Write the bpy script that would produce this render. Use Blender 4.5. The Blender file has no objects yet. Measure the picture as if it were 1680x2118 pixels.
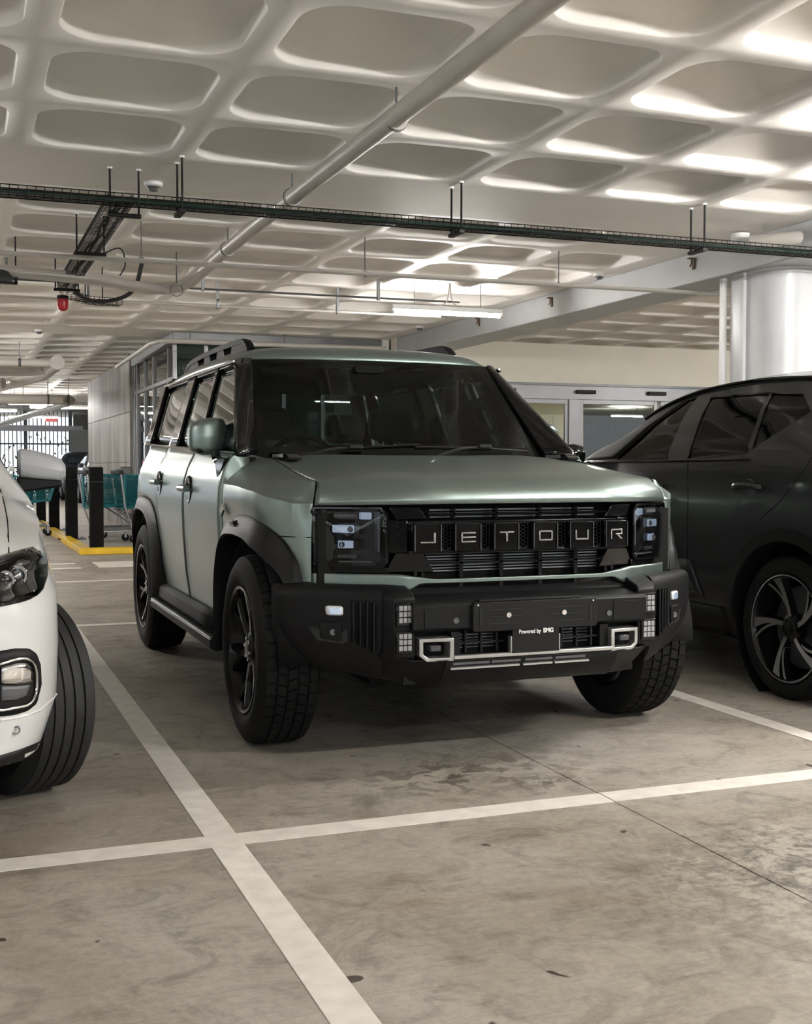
import bpy, math, random
from mathutils import Vector, Matrix, Euler
PI = math.pi
random.seed(7)
S = bpy.context.scene
COL = S.collection
# ------------------------------------------------------------------ camera
cam = bpy.data.cameras.new('camera')
camo = bpy.data.objects.new('camera', cam)
COL.objects.link(camo)
S.camera = camo
cam.sensor_fit = 'HORIZONTAL'
cam.sensor_width = 36.0
cam.lens = 36.0 * 2476.0 / 1680.0
cam.clip_end = 500
camo.location = (-2.0791, -4.8899, 1.166)
camo.rotation_euler = (PI / 2 - 0.0398, 0, -0.3614)
# ------------------------------------------------------------------ world, exposure
W = bpy.data.worlds.new('world')
S.world = W
W.use_nodes = True
wn = W.node_tree
bg = wn.nodes['Background']
sky = wn.nodes.new('ShaderNodeTexSky')
sky.sky_type = 'HOSEK_WILKIE'
sky.sun_direction = (-0.35, -0.55, 0.75)
sky.turbidity = 6.0
mixw = wn.nodes.new('ShaderNodeMixRGB')
mixw.inputs[0].default_value = 0.75
mixw.inputs[2].default_value = (0.62, 0.66, 0.70, 1)
wn.links.new(sky.outputs[0], mixw.inputs[1])
wn.links.new(mixw.outputs[0], bg.inputs[0])
bg.inputs[1].default_value = 1.05
S.view_settings.view_transform = 'Standard'
S.view_settings.look = 'None'
S.view_settings.gamma = 1.0
S.view_settings.use_curve_mapping = False
S.view_settings.exposure = 2.05
S.cycles.use_denoising = True
S.cycles.max_bounces = 8
S.cycles.diffuse_bounces = 5
S.cycles.glossy_bounces = 4
S.cycles.transparent_max_bounces = 16
S.cycles.sample_clamp_indirect = 6.0
TUBE = 145.0   # brightness of the fluorescent tubes

# ------------------------------------------------------------------ materials
MATS = {}
def P(name, col, rough=0.5, metal=0.0, bump=None, var=None, emit=None, coat=0.0, spec=None, aniso=None):
    """procedural material: bump=(scale, strength, distance); var=(scale, amount) colour mottling"""
    if name in MATS:
        return MATS[name]
    m = bpy.data.materials.new(name)
    m.use_nodes = True
    nt = m.node_tree
    b = nt.nodes['Principled BSDF']
    b.inputs['Base Color'].default_value = (*col, 1)
    b.inputs['Roughness'].default_value = rough
    b.inputs['Metallic'].default_value = metal
    if coat:
        b.inputs['Coat Weight'].default_value = coat
        b.inputs['Coat Roughness'].default_value = 0.05
    if spec is not None:
        b.inputs['Specular IOR Level'].default_value = spec
    if emit:
        b.inputs['Emission Color'].default_value = (*emit[0], 1)
        b.inputs['Emission Strength'].default_value = emit[1]
    tc = nt.nodes.new('ShaderNodeTexCoord')
    v = var or (3.0, 0.06)
    n = nt.nodes.new('ShaderNodeTexNoise')
    n.inputs['Scale'].default_value = v[0]
    n.inputs['Detail'].default_value = 5
    nt.links.new(tc.outputs['Object'], n.inputs['Vector'])
    mp = nt.nodes.new('ShaderNodeMapRange')
    mp.inputs['From Min'].default_value = 0.3
    mp.inputs['From Max'].default_value = 0.7
    mp.inputs['To Min'].default_value = 1 - v[1]
    mp.inputs['To Max'].default_value = 1 + v[1]
    nt.links.new(n.outputs['Fac'], mp.inputs['Value'])
    mx = nt.nodes.new('ShaderNodeVectorMath')
    mx.operation = 'SCALE'
    mx.inputs[0].default_value = col
    nt.links.new(mp.outputs['Result'], mx.inputs['Scale'])
    nt.links.new(mx.outputs[0], b.inputs['Base Color'])
    if bump:
        n2 = nt.nodes.new('ShaderNodeTexNoise')
        n2.inputs['Scale'].default_value = bump[0]
        n2.inputs['Detail'].default_value = 4
        nt.links.new(tc.outputs['Object'], n2.inputs['Vector'])
        bp = nt.nodes.new('ShaderNodeBump')
        bp.inputs['Strength'].default_value = bump[1]
        bp.inputs['Distance'].default_value = bump[2]
        nt.links.new(n2.outputs['Fac'], bp.inputs['Height'])
        nt.links.new(bp.outputs['Normal'], b.inputs['Normal'])
    MATS[name] = m
    return m

def glass_mat(name, tint, gloss=1.0, rough=0.01, ior=1.45):
    """thin pane: tinted see-through with a fresnel reflection"""
    m = bpy.data.materials.new(name)
    m.use_nodes = True
    nt = m.node_tree
    nt.nodes.clear()
    out = nt.nodes.new('ShaderNodeOutputMaterial')
    tr = nt.nodes.new('ShaderNodeBsdfTransparent')
    gl = nt.nodes.new('ShaderNodeBsdfGlossy')
    fr = nt.nodes.new('ShaderNodeFresnel')
    fr.inputs['IOR'].default_value = ior
    tr.inputs['Color'].default_value = (*tint, 1)
    gl.inputs['Color'].default_value = (gloss, gloss, gloss, 1)
    gl.inputs['Roughness'].default_value = rough
    mx = nt.nodes.new('ShaderNodeMixShader')
    nt.links.new(fr.outputs[0], mx.inputs[0])
    nt.links.new(tr.outputs[0], mx.inputs[1])
    nt.links.new(gl.outputs[0], mx.inputs[2])
    nt.links.new(mx.outputs[0], out.inputs[0])
    MATS[name] = m
    return m

# ------------------------------------------------------------------ geometry helpers
class MB:
    def __init__(s):
        s.v = []; s.f = []
    def add(s, vs, fs):
        o = len(s.v)
        s.v += [tuple(p) for p in vs]
        s.f += [tuple(i + o for i in q) for q in fs]
        return s
    def box(s, x0, x1, y0, y1, z0, z1, M=None):
        vs = [(x0,y0,z0),(x1,y0,z0),(x1,y1,z0),(x0,y1,z0),(x0,y0,z1),(x1,y0,z1),(x1,y1,z1),(x0,y1,z1)]
        if M is not None:
            vs = [M @ Vector(p) for p in vs]
        return s.add(vs, [(0,3,2,1),(4,5,6,7),(0,1,5,4),(1,2,6,5),(2,3,7,6),(3,0,4,7)])
    def tube(s, pts, r, n=10, caps=True, r1=None):
        pts = [Vector(p) for p in pts]
        k = len(pts)
        rings = []
        up = None
        for i, p in enumerate(pts):
            d = (pts[min(i+1,k-1)] - pts[max(i-1,0)]).normalized()
            if up is None:
                up = Vector((0,0,1)) if abs(d.z) < 0.9 else Vector((1,0,0))
            a = d.cross(up).normalized()
            b = a.cross(d).normalized()
            up = b
            rr = r if r1 is None else r + (r1 - r) * i / (k - 1)
            rings.append([p + a * (rr * math.cos(2*PI*j/n)) + b * (rr * math.sin(2*PI*j/n)) for j in range(n)])
        vs = [q for rg in rings for q in rg]
        fs = []
        for i in range(k-1):
            for j in range(n):
                fs.append((i*n+j, i*n+(j+1)%n, (i+1)*n+(j+1)%n, (i+1)*n+j))
        if caps:
            fs.append(tuple(range(n-1,-1,-1)))
            fs.append(tuple((k-1)*n+j for j in range(n)))
        return s.add(vs, fs)
    def lathe(s, prof, c, axis='x', n=40, a0=0, a1=2*PI, sgn=1):
        """prof = [(t, r)] along the axis through c"""
        full = abs(a1 - a0 - 2*PI) < 1e-6
        m = n if full else n + 1
        vs = []
        for t, r in prof:
            for j in range(m):
                a = a0 + (a1 - a0) * j / n
                ca, sa = r*math.cos(a), r*math.sin(a)
                if axis == 'x': vs.append((c[0]+sgn*t, c[1]+ca, c[2]+sa))
                elif axis == 'y': vs.append((c[0]+ca, c[1]+sgn*t, c[2]+sa))
                else: vs.append((c[0]+ca, c[1]+sa, c[2]+sgn*t))
        fs = []
        for i in range(len(prof)-1):
            for j in range(n):
                j2 = (j+1) % m
                fs.append((i*m+j, i*m+j2, (i+1)*m+j2, (i+1)*m+j))
        return s.add(vs, fs)
    def prism(s, poly, fn, d0, d1):
        """poly of (a,b); fn(a,b,d) -> xyz"""
        n = len(poly)
        vs = [fn(a,b,d0) for a,b in poly] + [fn(a,b,d1) for a,b in poly]
        fs = [tuple(range(n-1,-1,-1)), tuple(range(n,2*n))]
        fs += [(i,(i+1)%n,(i+1)%n+n,i+n) for i in range(n)]
        return s.add(vs, fs)
    def grid(s, rows, flip=False):
        nu, nv = len(rows), len(rows[0])
        vs = [p for r in rows for p in r]
        fs = []
        for i in range(nu-1):
            for j in range(nv-1):
                q = (i*nv+j, i*nv+j+1, (i+1)*nv+j+1, (i+1)*nv+j)
                fs.append(q[::-1] if flip else q)
        return s.add(vs, fs)
    def mesh(s, name, mat, sharp=35, smooth=True, weld=0):
        me = bpy.data.meshes.new(name)
        me.from_pydata(s.v, [], s.f)
        me.validate()
        import bmesh
        bm = bmesh.new(); bm.from_mesh(me)
        if weld: bmesh.ops.remove_doubles(bm, verts=bm.verts, dist=weld)
        bmesh.ops.recalc_face_normals(bm, faces=bm.faces)
        bm.to_mesh(me); bm.free()
        if smooth:
            me.shade_smooth()
            me.set_sharp_from_angle(angle=math.radians(sharp))
        if isinstance(mat, (list, tuple)):
            for m in mat: me.materials.append(m)
        else:
            me.materials.append(mat)
        return me
    def build(s, name, mat, parent=None, sharp=35, smooth=True, bevel=0, thick=0, origin=None, sub=0, seg=2, weld=0):
        me = s.mesh(name, mat, sharp, smooth, weld)
        o = bpy.data.objects.new(name, me)
        COL.objects.link(o)
        if parent is not None:
            o.parent = parent
            if origin is None:
                wl = Vector((0,0,0)); q = parent
                while q is not None:
                    wl += q.location; q = q.parent
                o.location = -wl
        if origin is not None:
            me.transform(Matrix.Translation(-Vector(origin)))
            wl = Vector((0,0,0)); q = parent
            while q is not None:
                wl += q.location; q = q.parent
            o.location = Vector(origin) - wl
        if thick:
            md = o.modifiers.new('thickness', 'SOLIDIFY'); md.thickness = thick; md.offset = 0
        if sub:
            md = o.modifiers.new('smooth', 'SUBSURF'); md.levels = sub; md.render_levels = sub
        if bevel:
            md = o.modifiers.new('bevel', 'BEVEL'); md.width = bevel; md.segments = seg; md.limit_method = 'ANGLE'
            md.angle_limit = math.radians(30); md.harden_normals = False
        return o

def tag(o, label=None, cat=None, group=None, kind=None):
    if label: o['label'] = label
    if cat: o['category'] = cat
    if group: o['group'] = group
    if kind: o['kind'] = kind
    return o
def empty(name, loc=(0,0,0), rz=0, **k):
    o = bpy.data.objects.new(name, None)
    COL.objects.link(o)
    o.location = loc
    o.rotation_euler = (0,0,rz)
    o.empty_display_size = 0.1
    return tag(o, **k)
def copy_tree(o, parent=None):
    c = o.copy(); COL.objects.link(c); c.parent = parent
    for ch in o.children: copy_tree(ch, c)
    return c
def cr(pts, n, lin=False):
    """sample n points (by chord length) along a polyline; Catmull-Rom unless lin"""
    pts = [Vector(p) for p in pts]
    d = [0]
    for a, b in zip(pts, pts[1:]): d.append(d[-1] + max((b-a).length, 1e-9))
    out = []
    for i in range(n):
        t = d[-1]*i/(n-1)
        k = 0
        while k < len(pts)-2 and t > d[k+1]: k += 1
        u = (t-d[k])/(d[k+1]-d[k])
        p1, p2 = pts[k], pts[k+1]
        if lin: out.append(p1.lerp(p2, u)); continue
        m1 = (p2 - pts[k-1]) * ((d[k+1]-d[k])/(d[k+1]-d[k-1])) if k > 0 else (p2-p1)
        m2 = (pts[k+2]-p1) * ((d[k+1]-d[k])/(d[k+2]-d[k])) if k+2 < len(pts) else (p2-p1)
        u2, u3 = u*u, u*u*u
        out.append(p1*(2*u3-3*u2+1) + m1*(u3-2*u2+u) + p2*(-2*u3+3*u2) + m2*(u3-u2))
    return out
def dense(rows, nu, nv, linu=False, linv=False):
    r1 = [cr(r, nv, linv) for r in rows]
    cols = [cr([r[j] for r in r1], nu, linu) for j in range(nv)]
    return [[cols[j][i] for j in range(nv)] for i in range(nu)]
def lerp1(tab, t):
    if t <= tab[0][0]: return tab[0][1]
    for (a, va), (b, vb) in zip(tab, tab[1:]):
        if t <= b: return va + (vb-va)*(t-a)/(b-a)
    return tab[-1][1]
def mir(pts): return [(-p[0], p[1], p[2]) for p in pts]
def rrect(w, h, r, n=4, cx=0, cy=0):
    o = []
    for (sx, sy, a) in ((1,1,0),(-1,1,PI/2),(-1,-1,PI),(1,-1,3*PI/2)):
        for i in range(n+1):
            t = a + PI/2*i/n
            o.append((cx + sx*(w/2-r) + r*math.cos(t), cy + sy*(h/2-r) + r*math.sin(t)))
    return o
# ================================================================== SETTING
H = 3.05
def floor_mat():
    m = bpy.data.materials.new('worn_concrete')
    m.use_nodes = True
    nt = m.node_tree; N = nt.nodes; L = nt.links
    b = N['Principled BSDF']
    tc = N.new('ShaderNodeTexCoord'); geo = N.new('ShaderNodeNewGeometry')
    pos = geo.outputs['Position']
    def noise(sc, det=6, rough=0.6, dist=0.0, vec=None):
        n = N.new('ShaderNodeTexNoise'); n.inputs['Scale'].default_value = sc
        n.inputs['Detail'].default_value = det; n.inputs['Roughness'].default_value = rough
        n.inputs['Distortion'].default_value = dist
        L.new(vec or pos, n.inputs['Vector']); return n.outputs['Fac']
    def ramp(fac, stops):
        r = N.new('ShaderNodeValToRGB'); r.color_ramp.elements[0].position = stops[0][0]
        r.color_ramp.elements[0].color = (*stops[0][1], 1)
        r.color_ramp.elements[1].position = stops[-1][0]; r.color_ramp.elements[1].color = (*stops[-1][1], 1)
        for p, c in stops[1:-1]:
            e = r.color_ramp.elements.new(p); e.color = (*c, 1)
        L.new(fac, r.inputs[0]); return r.outputs[0]
    def g(v): return (v, v, v)
    def mul(a, bb, fac=1.0, mode='MULTIPLY'):
        x = N.new('ShaderNodeMixRGB'); x.blend_type = mode
        if isinstance(fac, float): x.inputs[0].default_value = fac
        else: L.new(fac, x.inputs[0])
        L.new(a, x.inputs[1])
        if isinstance(bb, tuple): x.inputs[2].default_value = (*bb, 1)
        else: L.new(bb, x.inputs[2])
        return x.outputs[0]
    def mth(op, a, c=None):
        x = N.new('ShaderNodeMath'); x.operation = op
        for i, q in enumerate((a, c)):
            if q is None: continue
            if isinstance(q, (int, float)): x.inputs[i].default_value = q
            else: L.new(q, x.inputs[i])
        return x.outputs[0]
    base = ramp(noise(0.9, 8, 0.65, 0.6), [(0.30, (0.27,0.230,0.188)), (0.5, (0.385,0.35,0.302)), (0.62, (0.43,0.40,0.355)), (0.75, (0.37,0.30,0.22))])
    base = mul(base, ramp(noise(5, 8, 0.7, 1.2), [(0.33, g(0.62)), (0.50, g(1.0)), (0.7, g(1.12))]))
    base = mul(base, ramp(noise(38, 6, 0.75), [(0.3, g(0.82)), (0.6, g(1.06))]))
    # trowel scratches
    mpn = N.new('ShaderNodeMapping'); mpn.inputs['Scale'].default_value = (3, 30, 1); mpn.inputs['Rotation'].default_value = (0,0,0.5)
    L.new(pos, mpn.inputs[0])
    base = mul(base, ramp(noise(2.5, 6, 0.7, 0.8, mpn.outputs[0]), [(0.36, g(0.80)), (0.5, g(1.0))]), 0.7)
    # small dark drips
    vo = N.new('ShaderNodeTexVoronoi'); vo.inputs['Scale'].default_value = 4.3
    nz = N.new('ShaderNodeTexNoise'); nz.inputs['Scale'].default_value = 7
    L.new(pos, nz.inputs['Vector'])
    vm = N.new('ShaderNodeVectorMath'); vm.operation = 'MULTIPLY_ADD'
    L.new(nz.outputs['Color'], vm.inputs[0]); vm.inputs[1].default_value = (0.18,0.18,0); L.new(pos, vm.inputs[2])
    L.new(vm.outputs[0], vo.inputs['Vector'])
    sp = ramp(vo.outputs['Distance'], [(0.06, g(1)), (0.085, g(0))])
    sel = N.new('ShaderNodeSeparateColor'); L.new(vo.outputs['Color'], sel.inputs[0])
    spm = mth('MULTIPLY', sp, mth('GREATER_THAN', sel.outputs[0], 0.55))
    base = mul(base, (0.16,0.13,0.11), spm, 'MULTIPLY')
    # located oil stains: (x, y, rx, ry, rotation, strength, breakup scale, tint)
    def stain(x, y, rx, ry, rot, st, sc, tint, lo=0.46, hi=0.56, hard=0.15):
        nonlocal base
        mp = N.new('ShaderNodeMapping'); mp.vector_type = 'TEXTURE'
        mp.inputs['Location'].default_value = (x, y, 0); mp.inputs['Rotation'].default_value = (0,0,rot)
        mp.inputs['Scale'].default_value = (rx, ry, 1)
        L.new(pos, mp.inputs[0])
        ln = N.new('ShaderNodeVectorMath'); ln.operation = 'LENGTH'
        sx = N.new('ShaderNodeVectorMath'); sx.operation = 'MULTIPLY'; sx.inputs[1].default_value = (1,1,0)
        L.new(mp.outputs[0], sx.inputs[0]); L.new(sx.outputs[0], ln.inputs[0])
        fall = ramp(ln.outputs['Value'], [(0.0, g(1)), (1-hard, g(1 if hard < .3 else .6)), (1.0, g(0))])
        if sc:
            br = ramp(noise(sc, 6, 0.65, 0.5), [(lo, g(0)), (hi, g(1))])
            fall = mth('MULTIPLY', fall, br)
        fall = mth('MULTIPLY', fall, st)
        base = mul(base, tint, fall, 'MULTIPLY')
    stain(0.35, -2.25, 0.95, 0.85, 0.4, 1.0, 9, (0.22,0.21,0.20), 0.46, 0.58, 0.7)
    stain(0.25, -2.0, 0.95, 0.5, 0.3, 0.6, 26, (0.15,0.14,0.13), 0.50, 0.56, 0.6)
    stain(-0.05, -1.0, 0.35, 0.16, 0.0, 0.8, 14, (0.30,0.26,0.22), 0.48, 0.56, 0.6)
    stain(-0.30, -0.78, 0.75, 0.42, 0.0, 1.0, 9, (0.25,0.24,0.22), 0.5, 0.56, 0.6)
    stain(-0.55, -2.83, 0.105, 0.05, 0.25, 0.6, 0, (0.62,0.60,0.58), hard=0.12)
    stain(-0.95, -1.95, 0.12, 0.07, 0.1, 0.5, 5, (0.75,0.62,0.5), 0.35, 0.5, 0.5)
    stain(-1.25, -2.35, 0.03, 0.02, 0.1, 0.9, 0, (0.12,0.10,0.09))
    stain(-1.60, -2.75, 0.03, 0.02, 0.4, 0.9, 30, (0.08,0.07,0.07), 0.42, 0.5)
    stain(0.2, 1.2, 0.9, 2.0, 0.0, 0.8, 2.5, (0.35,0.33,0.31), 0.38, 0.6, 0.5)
    stain(-0.9, -1.75, 0.25, 0.12, 0.2, 0.6, 8, (0.5,0.42,0.36), 0.45, 0.6, 0.6)
    stain(-0.25, -1.9, 0.5, 0.35, 0.5, 0.5, 5, (0.6,0.56,0.52), 0.45, 0.6, 0.6)
    stain(-1.05, -3.0, 0.4, 0.3, 0.2, 0.5, 4, (0.72,0.6,0.5), 0.42, 0.6, 0.7)
    stain(-2.4, -1.0, 1.3, 1.6, 0.0, 0.55, 1.6, (0.68,0.60,0.52), 0.38, 0.6, 0.6)
    stain(-1.2, 2.0, 1.5, 3.5, 0.0, 0.5, 0.8, (0.72,0.62,0.5), 0.35, 0.6, 0.6)
    L.new(base, b.inputs['Base Color'])
    rr = ramp(noise(2.2, 5, 0.6), [(0.3, g(0.42)), (0.7, g(0.62))])
    L.new(rr, b.inputs['Roughness'])
    b.inputs['Specular IOR Level'].default_value = 0.3
    bp = N.new('ShaderNodeBump'); bp.inputs['Strength'].default_value = 0.25; bp.inputs['Distance'].default_value = 0.004
    L.new(noise(60, 5, 0.7), bp.inputs['Height']); L.new(bp.outputs[0], b.inputs['Normal'])
    return m
M_floor = floor_mat()
def white_paint(name, col, rough, bumpst=0.3, sc=9, seams=False, var=0.04):
    return P(name, col, rough, bump=(sc, bumpst, 0.01), var=(1.3, var))
M_ceil = white_paint('ceiling_paint', (0.83,0.80,0.755), 0.55, 0.25)
M_ceil2 = white_paint('glossy_ceiling_paint', (0.62,0.60,0.57), 0.28, 0.6, 22)
M_wallcream = white_paint('cream_wall_paint', (0.74,0.70,0.60), 0.55, 0.1)
M_white = P('white_enamel', (0.72,0.72,0.71), 0.4)
M_pipe = P('cream_pipe_paint', (0.55,0.52,0.48), 0.38, var=(4, .08))
M_pillar = P('pale_grey_paint', (0.47,0.48,0.49), 0.35, bump=(5, .15, .01))
M_black = P('black_satin_metal', (0.006,0.006,0.0065), 0.5, 0, spec=.3)
M_blackplastic = P('black_textured_plastic', (0.006,0.006,0.0065), 0.55, spec=.25, bump=(600, .15, .0005))
M_alu = P('grey_aluminium', (0.30,0.30,0.31), 0.42, 0.6)
M_dalu = P('dark_aluminium', (0.16,0.165,0.17), 0.4, 0.7)
M_line = P('white_road_paint', (0.80,0.76,0.70), 0.55, var=(14, .10), bump=(70, .2, .002))
M_yellow = P('yellow_road_paint', (0.80,0.50,0.015), 0.4, var=(6, .12))
M_red = P('red_plastic', (0.45,0.008,0.015), 0.3)
M_teal = P('teal_plastic', (0.008,0.13,0.15), 0.45)
M_chrome = P('bright_metal', (0.75,0.75,0.76), 0.12, 1.0)
M_steel = P('zinc_steel', (0.45,0.46,0.47), 0.35, 0.9)
M_tube_far = P('dim_tube', (1,1,1), .4, emit=((1.0,0.97,0.93), TUBE*.22))
M_tube_mid = P('mid_tube', (1,1,1), .4, emit=((1.0,0.97,0.93), TUBE*.40))
M_tube_big = P('big_tube', (1,1,1), .4, emit=((1.0,0.97,0.93), TUBE*1.6))
M_tube = P('lit_tube', (1,1,1), 0.4, emit=((1.0,0.97,0.93), TUBE))
M_conc = None

# floor: slabs with sawn joints over a sub base
fl = MB().box(-30, 40, -14, 60, -0.30, -0.06).build('floor', P('sub_base', (0.05,0.045,0.04), .9), smooth=False)
tag(fl, kind='structure')
xs = [-30, -12.2, -6.1, 0.045, 6.2, 12.3, 40]
ys = [-14, -4.9, 3.15, 11.0, 22.0, 60]
for i in range(len(xs)-1):
    for j in range(len(ys)-1):
        gx = 0.003
        MB().box(xs[i]+gx, xs[i+1]-gx, ys[j]+gx, ys[j+1]-gx, -0.06, 0).build('slab', M_floor, fl, smooth=False)
def line(x0, x1, y0, y1, kink=None):
    MB().box(x0, x1, y0, y1, 0.0, 0.0022).build('painted_line', M_line, fl, smooth=False)
line(-1.36, -1.26, -4.6, 4.05)
line(1.29, 1.39, -1.32, 4.05)
line(-9, -1.36, -1.315, -1.205); line(-1.26, 0.042, -1.315, -1.205); line(0.048, 1.29, -1.31, -1.20); line(1.39, 9, -1.31, -1.20)
line(-1.26, 1.29, 3.95, 4.05)
line(-8, 4.0, 7.33, 7.43)
line(-8, -0.75, 8.92, 9.05); line(-0.55, 4.0, 8.95, 9.75); line(-8, -0.75, 9.55, 9.70)
for k in range(6):
    line(-5.6, -1.4, 13.5+3*k, 13.62+3*k)

# ------------------------------------------------------------------ ceiling: waffle slab
PT = 0.945
OX, OY = -0.757, -0.20
def coffer_mesh(near):
    w = PT/2; lip = 0.065; D = 0.22
    mb = MB()
    nc = 7 if near else 3
    op = rrect(PT-0.15, PT-0.15, 0.20, nc)
    n = len(op)
    def outer(p):
        k = w / max(abs(p[0]), abs(p[1])); return (p[0]*k, p[1]*k)
    rings = [[(*outer(p), 0) for p in op], [(p[0]*1.02, p[1]*1.02, 0) for p in op], [(p[0]*1.0, p[1]*1.0, 0.008) for p in op], [(p[0]*0.985, p[1]*0.985, lip) for p in op]]
    # square outer edge: pull the corner samples out to the true corner
    for i, p in enumerate(op):
        seg = i % (nc+1)
        if nc % 2 == 0 and seg == nc//2 or (nc % 2 and seg in (nc//2, nc//2+1)):
            rings[0][i] = (math.copysign(w, p[0]), math.copysign(w, p[1]), 0)
    for r in ((0.96, .06), (0.9, .14), (0.8, .3), (0.66, .52), (0.5, .74), (0.3, .92), (0.12, 1.0)) if near else ((0.9, .14), (0.66, .52), (0.3, .95)):
        rings.append([(p[0]*0.985*r[0], p[1]*0.985*r[0], lip + D*r[1]) for p in op])
    vs = [p for r in rings for p in r]
    fs = []
    for i in range(len(rings)-1):
        for j in range(n):
            fs.append((i*n+j, i*n+(j+1)%n, (i+1)*n+(j+1)%n, (i+1)*n+j))
    vs.append((0,0,lip+D)); c = len(vs)-1
    for j in range(n): fs.append(((len(rings)-1)*n+j, (len(rings)-1)*n+(j+1)%n, c))
    mb.add(vs, fs)
    return mb
def solid_row(j):   # full-width flat bands over the column lines (y index)
    return j in (3, 13, 23, 33)
i0, i1, j0, j1 = -9, 11, -6, 34
cells = []
flat = MB()
BX = 4.10    # beam face
for i in range(i0, i1):
    for j in range(j0, j1):
        x0, y0 = OX + PT*i, OY + PT*j
        if solid_row(j): continue
        if x0 + PT/2 > 3.95 and x0 < 4.55: continue
        if y0 > 11.3 and x0 > 0.5: continue
        if 3.0 < x0 < 6.0 and 2.3 < y0 < 4.4: continue
        cells.append((x0 + PT/2, y0 + PT/2))
used = set((round((cx-PT/2-OX)/PT), round((cy-PT/2-OY)/PT)) for cx, cy in cells)
ceil = MB().box(-30, 40, -12, 45, H+0.36, H+0.6)
for i in range(i0, i1):
    for j in range(j0, j1):
        if (i, j) not in used:
            x0, y0 = OX + PT*i, OY + PT*j
            ceil.add([(x0,y0,H),(x0+PT,y0,H),(x0+PT,y0+PT,H),(x0,y0+PT,H)], [(0,3,2,1)])
X0, X1, Y0, Y1 = OX+PT*i0, OX+PT*i1, OY+PT*j0, OY+PT*j1
for a,b_,c,d in ((-30,X0,-12,45),(X1,40,-12,45),(X0,X1,-12,Y0),(X0,X1,Y1,45)):
    ceil.add([(a,c,H),(b_,c,H),(b_,d,H),(a,d,H)], [(0,3,2,1)])
ceil = ceil.build('ceiling', M_ceil, smooth=False)
tag(ceil, kind='structure')
cells.sort(key=lambda c: (c[0]+2.08)**2 + (c[1]+4.89)**2)
nearmesh = coffer_mesh(True).mesh('coffer', M_ceil, sharp=50)
C = Vector((-2.08, -4.89))
fw = Vector((0.3536, 0.9354)); rt = Vector((0.9354, -0.3536))
seen, rest = [], []
for c in cells:
    d = Vector(c) - C
    z = d.dot(fw); x = d.dot(rt)
    (seen if (z > 2.5 and abs(x) < 0.36*z + 0.9 and z < 26 and len(seen) < 298) else rest).append(c)
for c in seen:
    o = bpy.data.objects.new('coffer', nearmesh)
    COL.objects.link(o); o.parent = ceil; o.location = (c[0], c[1], H)
big = MB()
cm = coffer_mesh(False)
for c in rest:
    big.add([(v[0]+c[0], v[1]+c[1], v[2]+H) for v in cm.v], cm.f)
tag(big.build('coffer_field', M_ceil, ceil, sharp=50), kind='stuff')

# downstand beam along the bay side and its cross beam at the lobby
bm_ = MB().box(4.12, 4.62, -12, 11.9, 2.785, H).build('trim_1', M_pillar, bevel=0.01)
tag(bm_, kind='structure')
# column: rounded, with chamfer strip
colm = MB()
pl = rrect(1.15, 0.80, 0.22, 5, 4.775, 3.57)
colm.prism(pl, lambda a,b,d: (a,b,d), 0, 2.785)
pillar = colm.build('wall_column', M_pillar, sharp=60)
tag(pillar, kind='structure')
MB().box(4.195, 4.235, 3.92, 3.97, 0, 2.78).build('corner_guard', M_white, pillar)
MB().box(4.17, 4.20, 3.60, 3.64, 0, 2.78).build('corner_guard', M_pillar, pillar)
MB().prism(rrect(1.3, 0.95, 0.25, 5, 4.775, 3.57), lambda a,b,d: (a,b,d), 2.90, H).build('capital', M_ceil2, pillar)

# lobby wall with sliding doors (facing the camera, right of the car)
WY = 11.9
wb = MB().box(4.12, 40, WY, WY+0.25, 2.44, H)
wb.box(10.6, 40, WY, WY+0.25, 0, 2.44)
wb = tag(wb.build('wall_back', M_wallcream, smooth=False), kind='structure')
MB().box(4.62, 10.6, WY-0.02, WY+0.0, 2.405, 2.44).build('shadow_gap', M_dalu, wb)
dr = empty('door_1', (7.2, WY, 0), kind='structure')
MB().box(4.15, 10.6, WY+0.0, WY+0.14, 2.19, 2.40).build('operator_rail', M_alu, dr, bevel=.004)
for x in (5.9, 7.3, 8.6, 10.0):
    MB().box(x-.17, x+.17, WY-0.06, WY+0.0, 2.28, 2.34).build('motion_sensor', M_black, dr, bevel=.01)
M_pane = glass_mat('lobby_glass', (0.80,0.84,0.80), 0.7)
for (a, b_) in ((4.2, 5.55), (5.62, 7.02), (7.22, 8.65), (8.72, 10.5)):
    fr = MB()
    fr.box(a, a+.06, WY+.03, WY+.08, 0, 2.19); fr.box(b_-.06, b_, WY+.03, WY+.08, 0, 2.19)
    fr.box(a+.06, b_-.06, WY+.03, WY+.08, 2.12, 2.19); fr.box(a+.06, b_-.06, WY+.03, WY+.08, 0, .1)
    f = fr.build('door_leaf', M_alu, dr, bevel=.004)
    MB().box(a+.06, b_-.06, WY+.05, WY+.058, .1, 2.12).build('pane', M_pane, f, smooth=False)
MB().box(7.02, 7.22, WY+.0, WY+.10, 0, 2.19).build('mullion', M_alu, dr, bevel=.004)
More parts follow.
